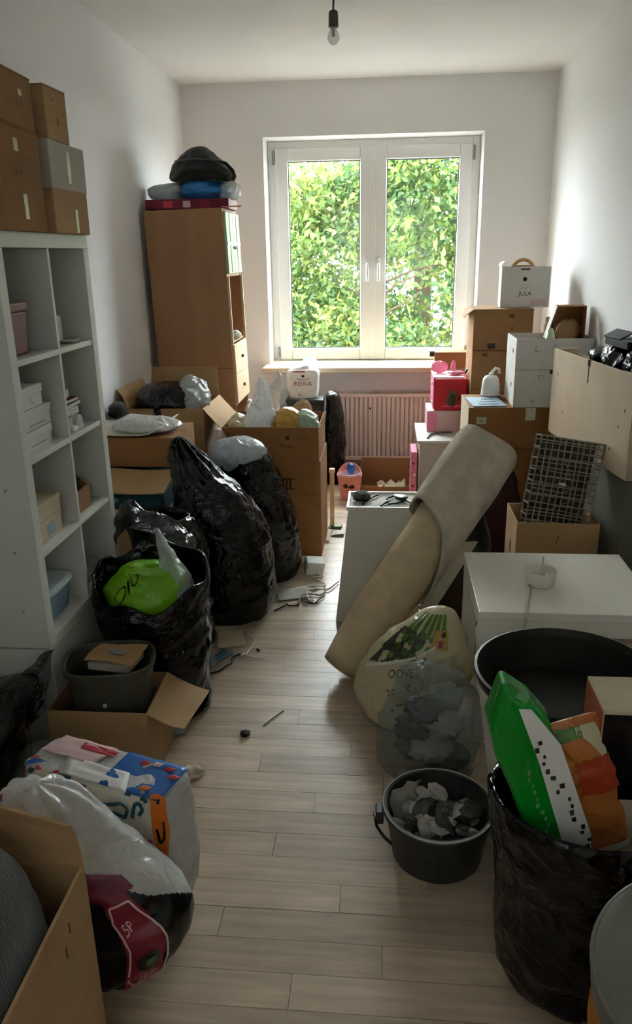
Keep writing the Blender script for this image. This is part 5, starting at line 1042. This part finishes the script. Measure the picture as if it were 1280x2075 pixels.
# black rubbish bag with packages
gb_ = bag('rubbish_bag', 'big black rubbish bag holding the green package and printed box', 'bag', [(.465, 1.27, .0, .14, .10), (.465, 1.27, .012, .195, .135), (.46, 1.26, .12, .215, .15), (.455, 1.255, .30, .228, .16), (.452, 1.25, .41, .238, .165), (.45, 1.25, .47, .240, .168), (.45, 1.25, .475, .226, .155), (.45, 1.25, .42, .21, .145), (.45, 1.25, .34, .18, .12), (.45, 1.25, .335, .01, .01)], BLK, wr=.012, fr=9, seed=75, nu=120, nv=90, lump=.012, group='black rubbish bags')
gp = thing('package', 'bright green plastic package leaning out of the black rubbish bag', 'package')
def pillow(name, m, parent, front, y0, thick, cuts=3, bev=.012):
    """closed bag from an outline (x,z) with real thickness"""
    n = len(front); cx_ = sum(p[0] for p in front)/n; cz_ = sum(p[1] for p in front)/n
    v = []
    for s_, k in ((0, .96), (.22, 1.0), (.78, 1.0), (1, .96)):
        v += [(cx_+(x-cx_)*k, y0+thick*s_, cz_+(z-cz_)*k) for x, z in front]
    f_ = [tuple(reversed(range(n))), tuple(range(3*n, 4*n))]
    for r_ in range(3): f_ += [(r_*n+i, r_*n+(i+1) % n, (r_+1)*n+(i+1) % n, (r_+1)*n+i) for i in range(n)]
    b_ = MB().add(v, [tuple(reversed(q)) for q in f_]); return b_.build(name, m, parent, bevel=bev, seg=3)
GP = [(.212, .735), (.190, .652), (.206, .585), (.242, .50), (.262, .44), (.29, .37), (.37, .37), (.385, .42), (.345, .52), (.30, .655), (.262, .70)]
pillow('body', GREEN2, gp, GP, 1.195, .075)
b = MB(); b.add([(.240, 1.192, .690), (.262, 1.192, .690), (.318, 1.192, .62), (.388, 1.192, .43), (.392, 1.192, .385), (.345, 1.192, .385), (.325, 1.192, .45), (.285, 1.192, .575)], [(0, 7, 2, 1), (7, 6, 3, 2), (6, 5, 4, 3)])
b.build('white_strip', WHITEP, gp)
b = MB()
for k in range(16):
    x_, z_ = .268+.0075*k+rr.uniform(-.004, .012), .625-.0145*k; w_ = rr.uniform(.004, .009); h_ = rr.uniform(.004, .008)
    MB().add([(x_, 1.190, z_), (x_+w_, 1.190, z_+.003), (x_+w_+.002, 1.190, z_-h_), (x_+.002, 1.190, z_-h_-.002)], [(0, 3, 2, 1)]).build('print_mark', DARKP, gp)
b = MB(); PG = mat('pale_green_print', C(96, 170, 106), .4)
for k in range(13):
    x_, z_ = .262+.005*k+rr.uniform(-.006, .006), .56-.014*k; w_ = rr.uniform(.003, .008)
    MB().add([(x_, 1.1935, z_), (x_+w_, 1.1935, z_+.002), (x_+w_, 1.1935, z_-.009), (x_+.001, 1.1935, z_-.008)], [(0, 3, 2, 1)]).build('print_mark', PG, gp)
b.add([(.232, 1.1935, .712), (.252, 1.1935, .70), (.258, 1.1935, .712), (.240, 1.1935, .722)], [(0, 1, 2, 3)]); b.build('print_mark', PG, gp)
op, L_ = bag2('package', 'orange and white food package beside the green one', 'package', [(0, 0, 0, .06, .006, 3), (0, 0, .03, .062, .02, 3), (0, 0, .15, .064, .026, 2.8), (0, 0, .25, .058, .02, 2.6), (.005, 0, .295, .045, .004, 2.5)], ORANGEF, (.425, 1.25, .345), rz=8, rx=-4, ry=-15, wr=.009, fr=18, seed=77, nu=70, nv=50)
L_.patch('food_print', GREENP, op, -.12, .02, .80, .93, off=.004); L_.patch('food_print', CREAMF, op, .0, .12, .66, .92, off=.004, shape=lambda a, c: a+c > .7); L_.patch('food_print', mat('red_orange_print', C(176, 62, 30), .4), op, -.02, .14, .50, .66, off=.005); L_.patch('food_print', WHITEP, op, -.10, .16, .05, .22, off=.004)
px = thing('printed_box', 'cardboard box with a black front panel in the black rubbish bag', 'box', (.492, 1.304, .34), 0)
MB().box(-.09, .09, -.061, .061, 0, .32).build('body', CB4, px, bevel=.002); MB().box(-.0885, .09, -.0625, -.061, .13, .312).build('front_panel', BLACKPR, px); MB().box(-.0915, -.09, -.058, .058, .004, .316).build('side_panel', mat('rust_print', C(176, 96, 58), .6, var=(18, .3)), px)
MB().lathe([(.012, 0), (.012, .001)], 12, ex=1.4).build('top_mark', INKR, px, loc=(.03, .0, .32))

# orange box with a round grey lid
ob_ = thing('drum', 'orange-brown round drum under the round grey lid at the front', 'drum', (.452, .765, 0))
MB().lathe([(.160, 0), (.164, .005), (.170, .52), (.165, .525), (0, .525)], 64).build('body', ORBOX, ob_, smooth=False); MB().lathe([(.1705, .46), (.1715, .46), (.1715, .475), (.1705, .475)], 64).build('hoop', ORBOX, ob_); MB().box(-.176, -.168, -.01, .03, .40, .46).build('scuff', INKB, ob_)
ld = thing('round_lid', 'big round grey plastic lid lying on the orange-brown box', 'lid', (.45, .765, .537), 0, None, 4, -3)
MB().lathe([(.165, .0), (.172, .0), (.174, .035), (.168, .045), (.150, .040), (.12, .043), (.06, .05), (.0, .052)], 64).build('disc', LIDM, ld, smooth=True); MB().tube([(.171*math.cos(a), .171*math.sin(a), .040) for a in np.linspace(0, 2*pi, 64, endpoint=False)], .0045, 6, True).build('rim', LIDM, ld, smooth=True)
# ================================================================== layout units -> metres
for o in list(SC.objects):
    if o.parent is None and o.type in {'MESH', 'EMPTY'}:
        o.location = o.location*S; o.scale = o.scale*S
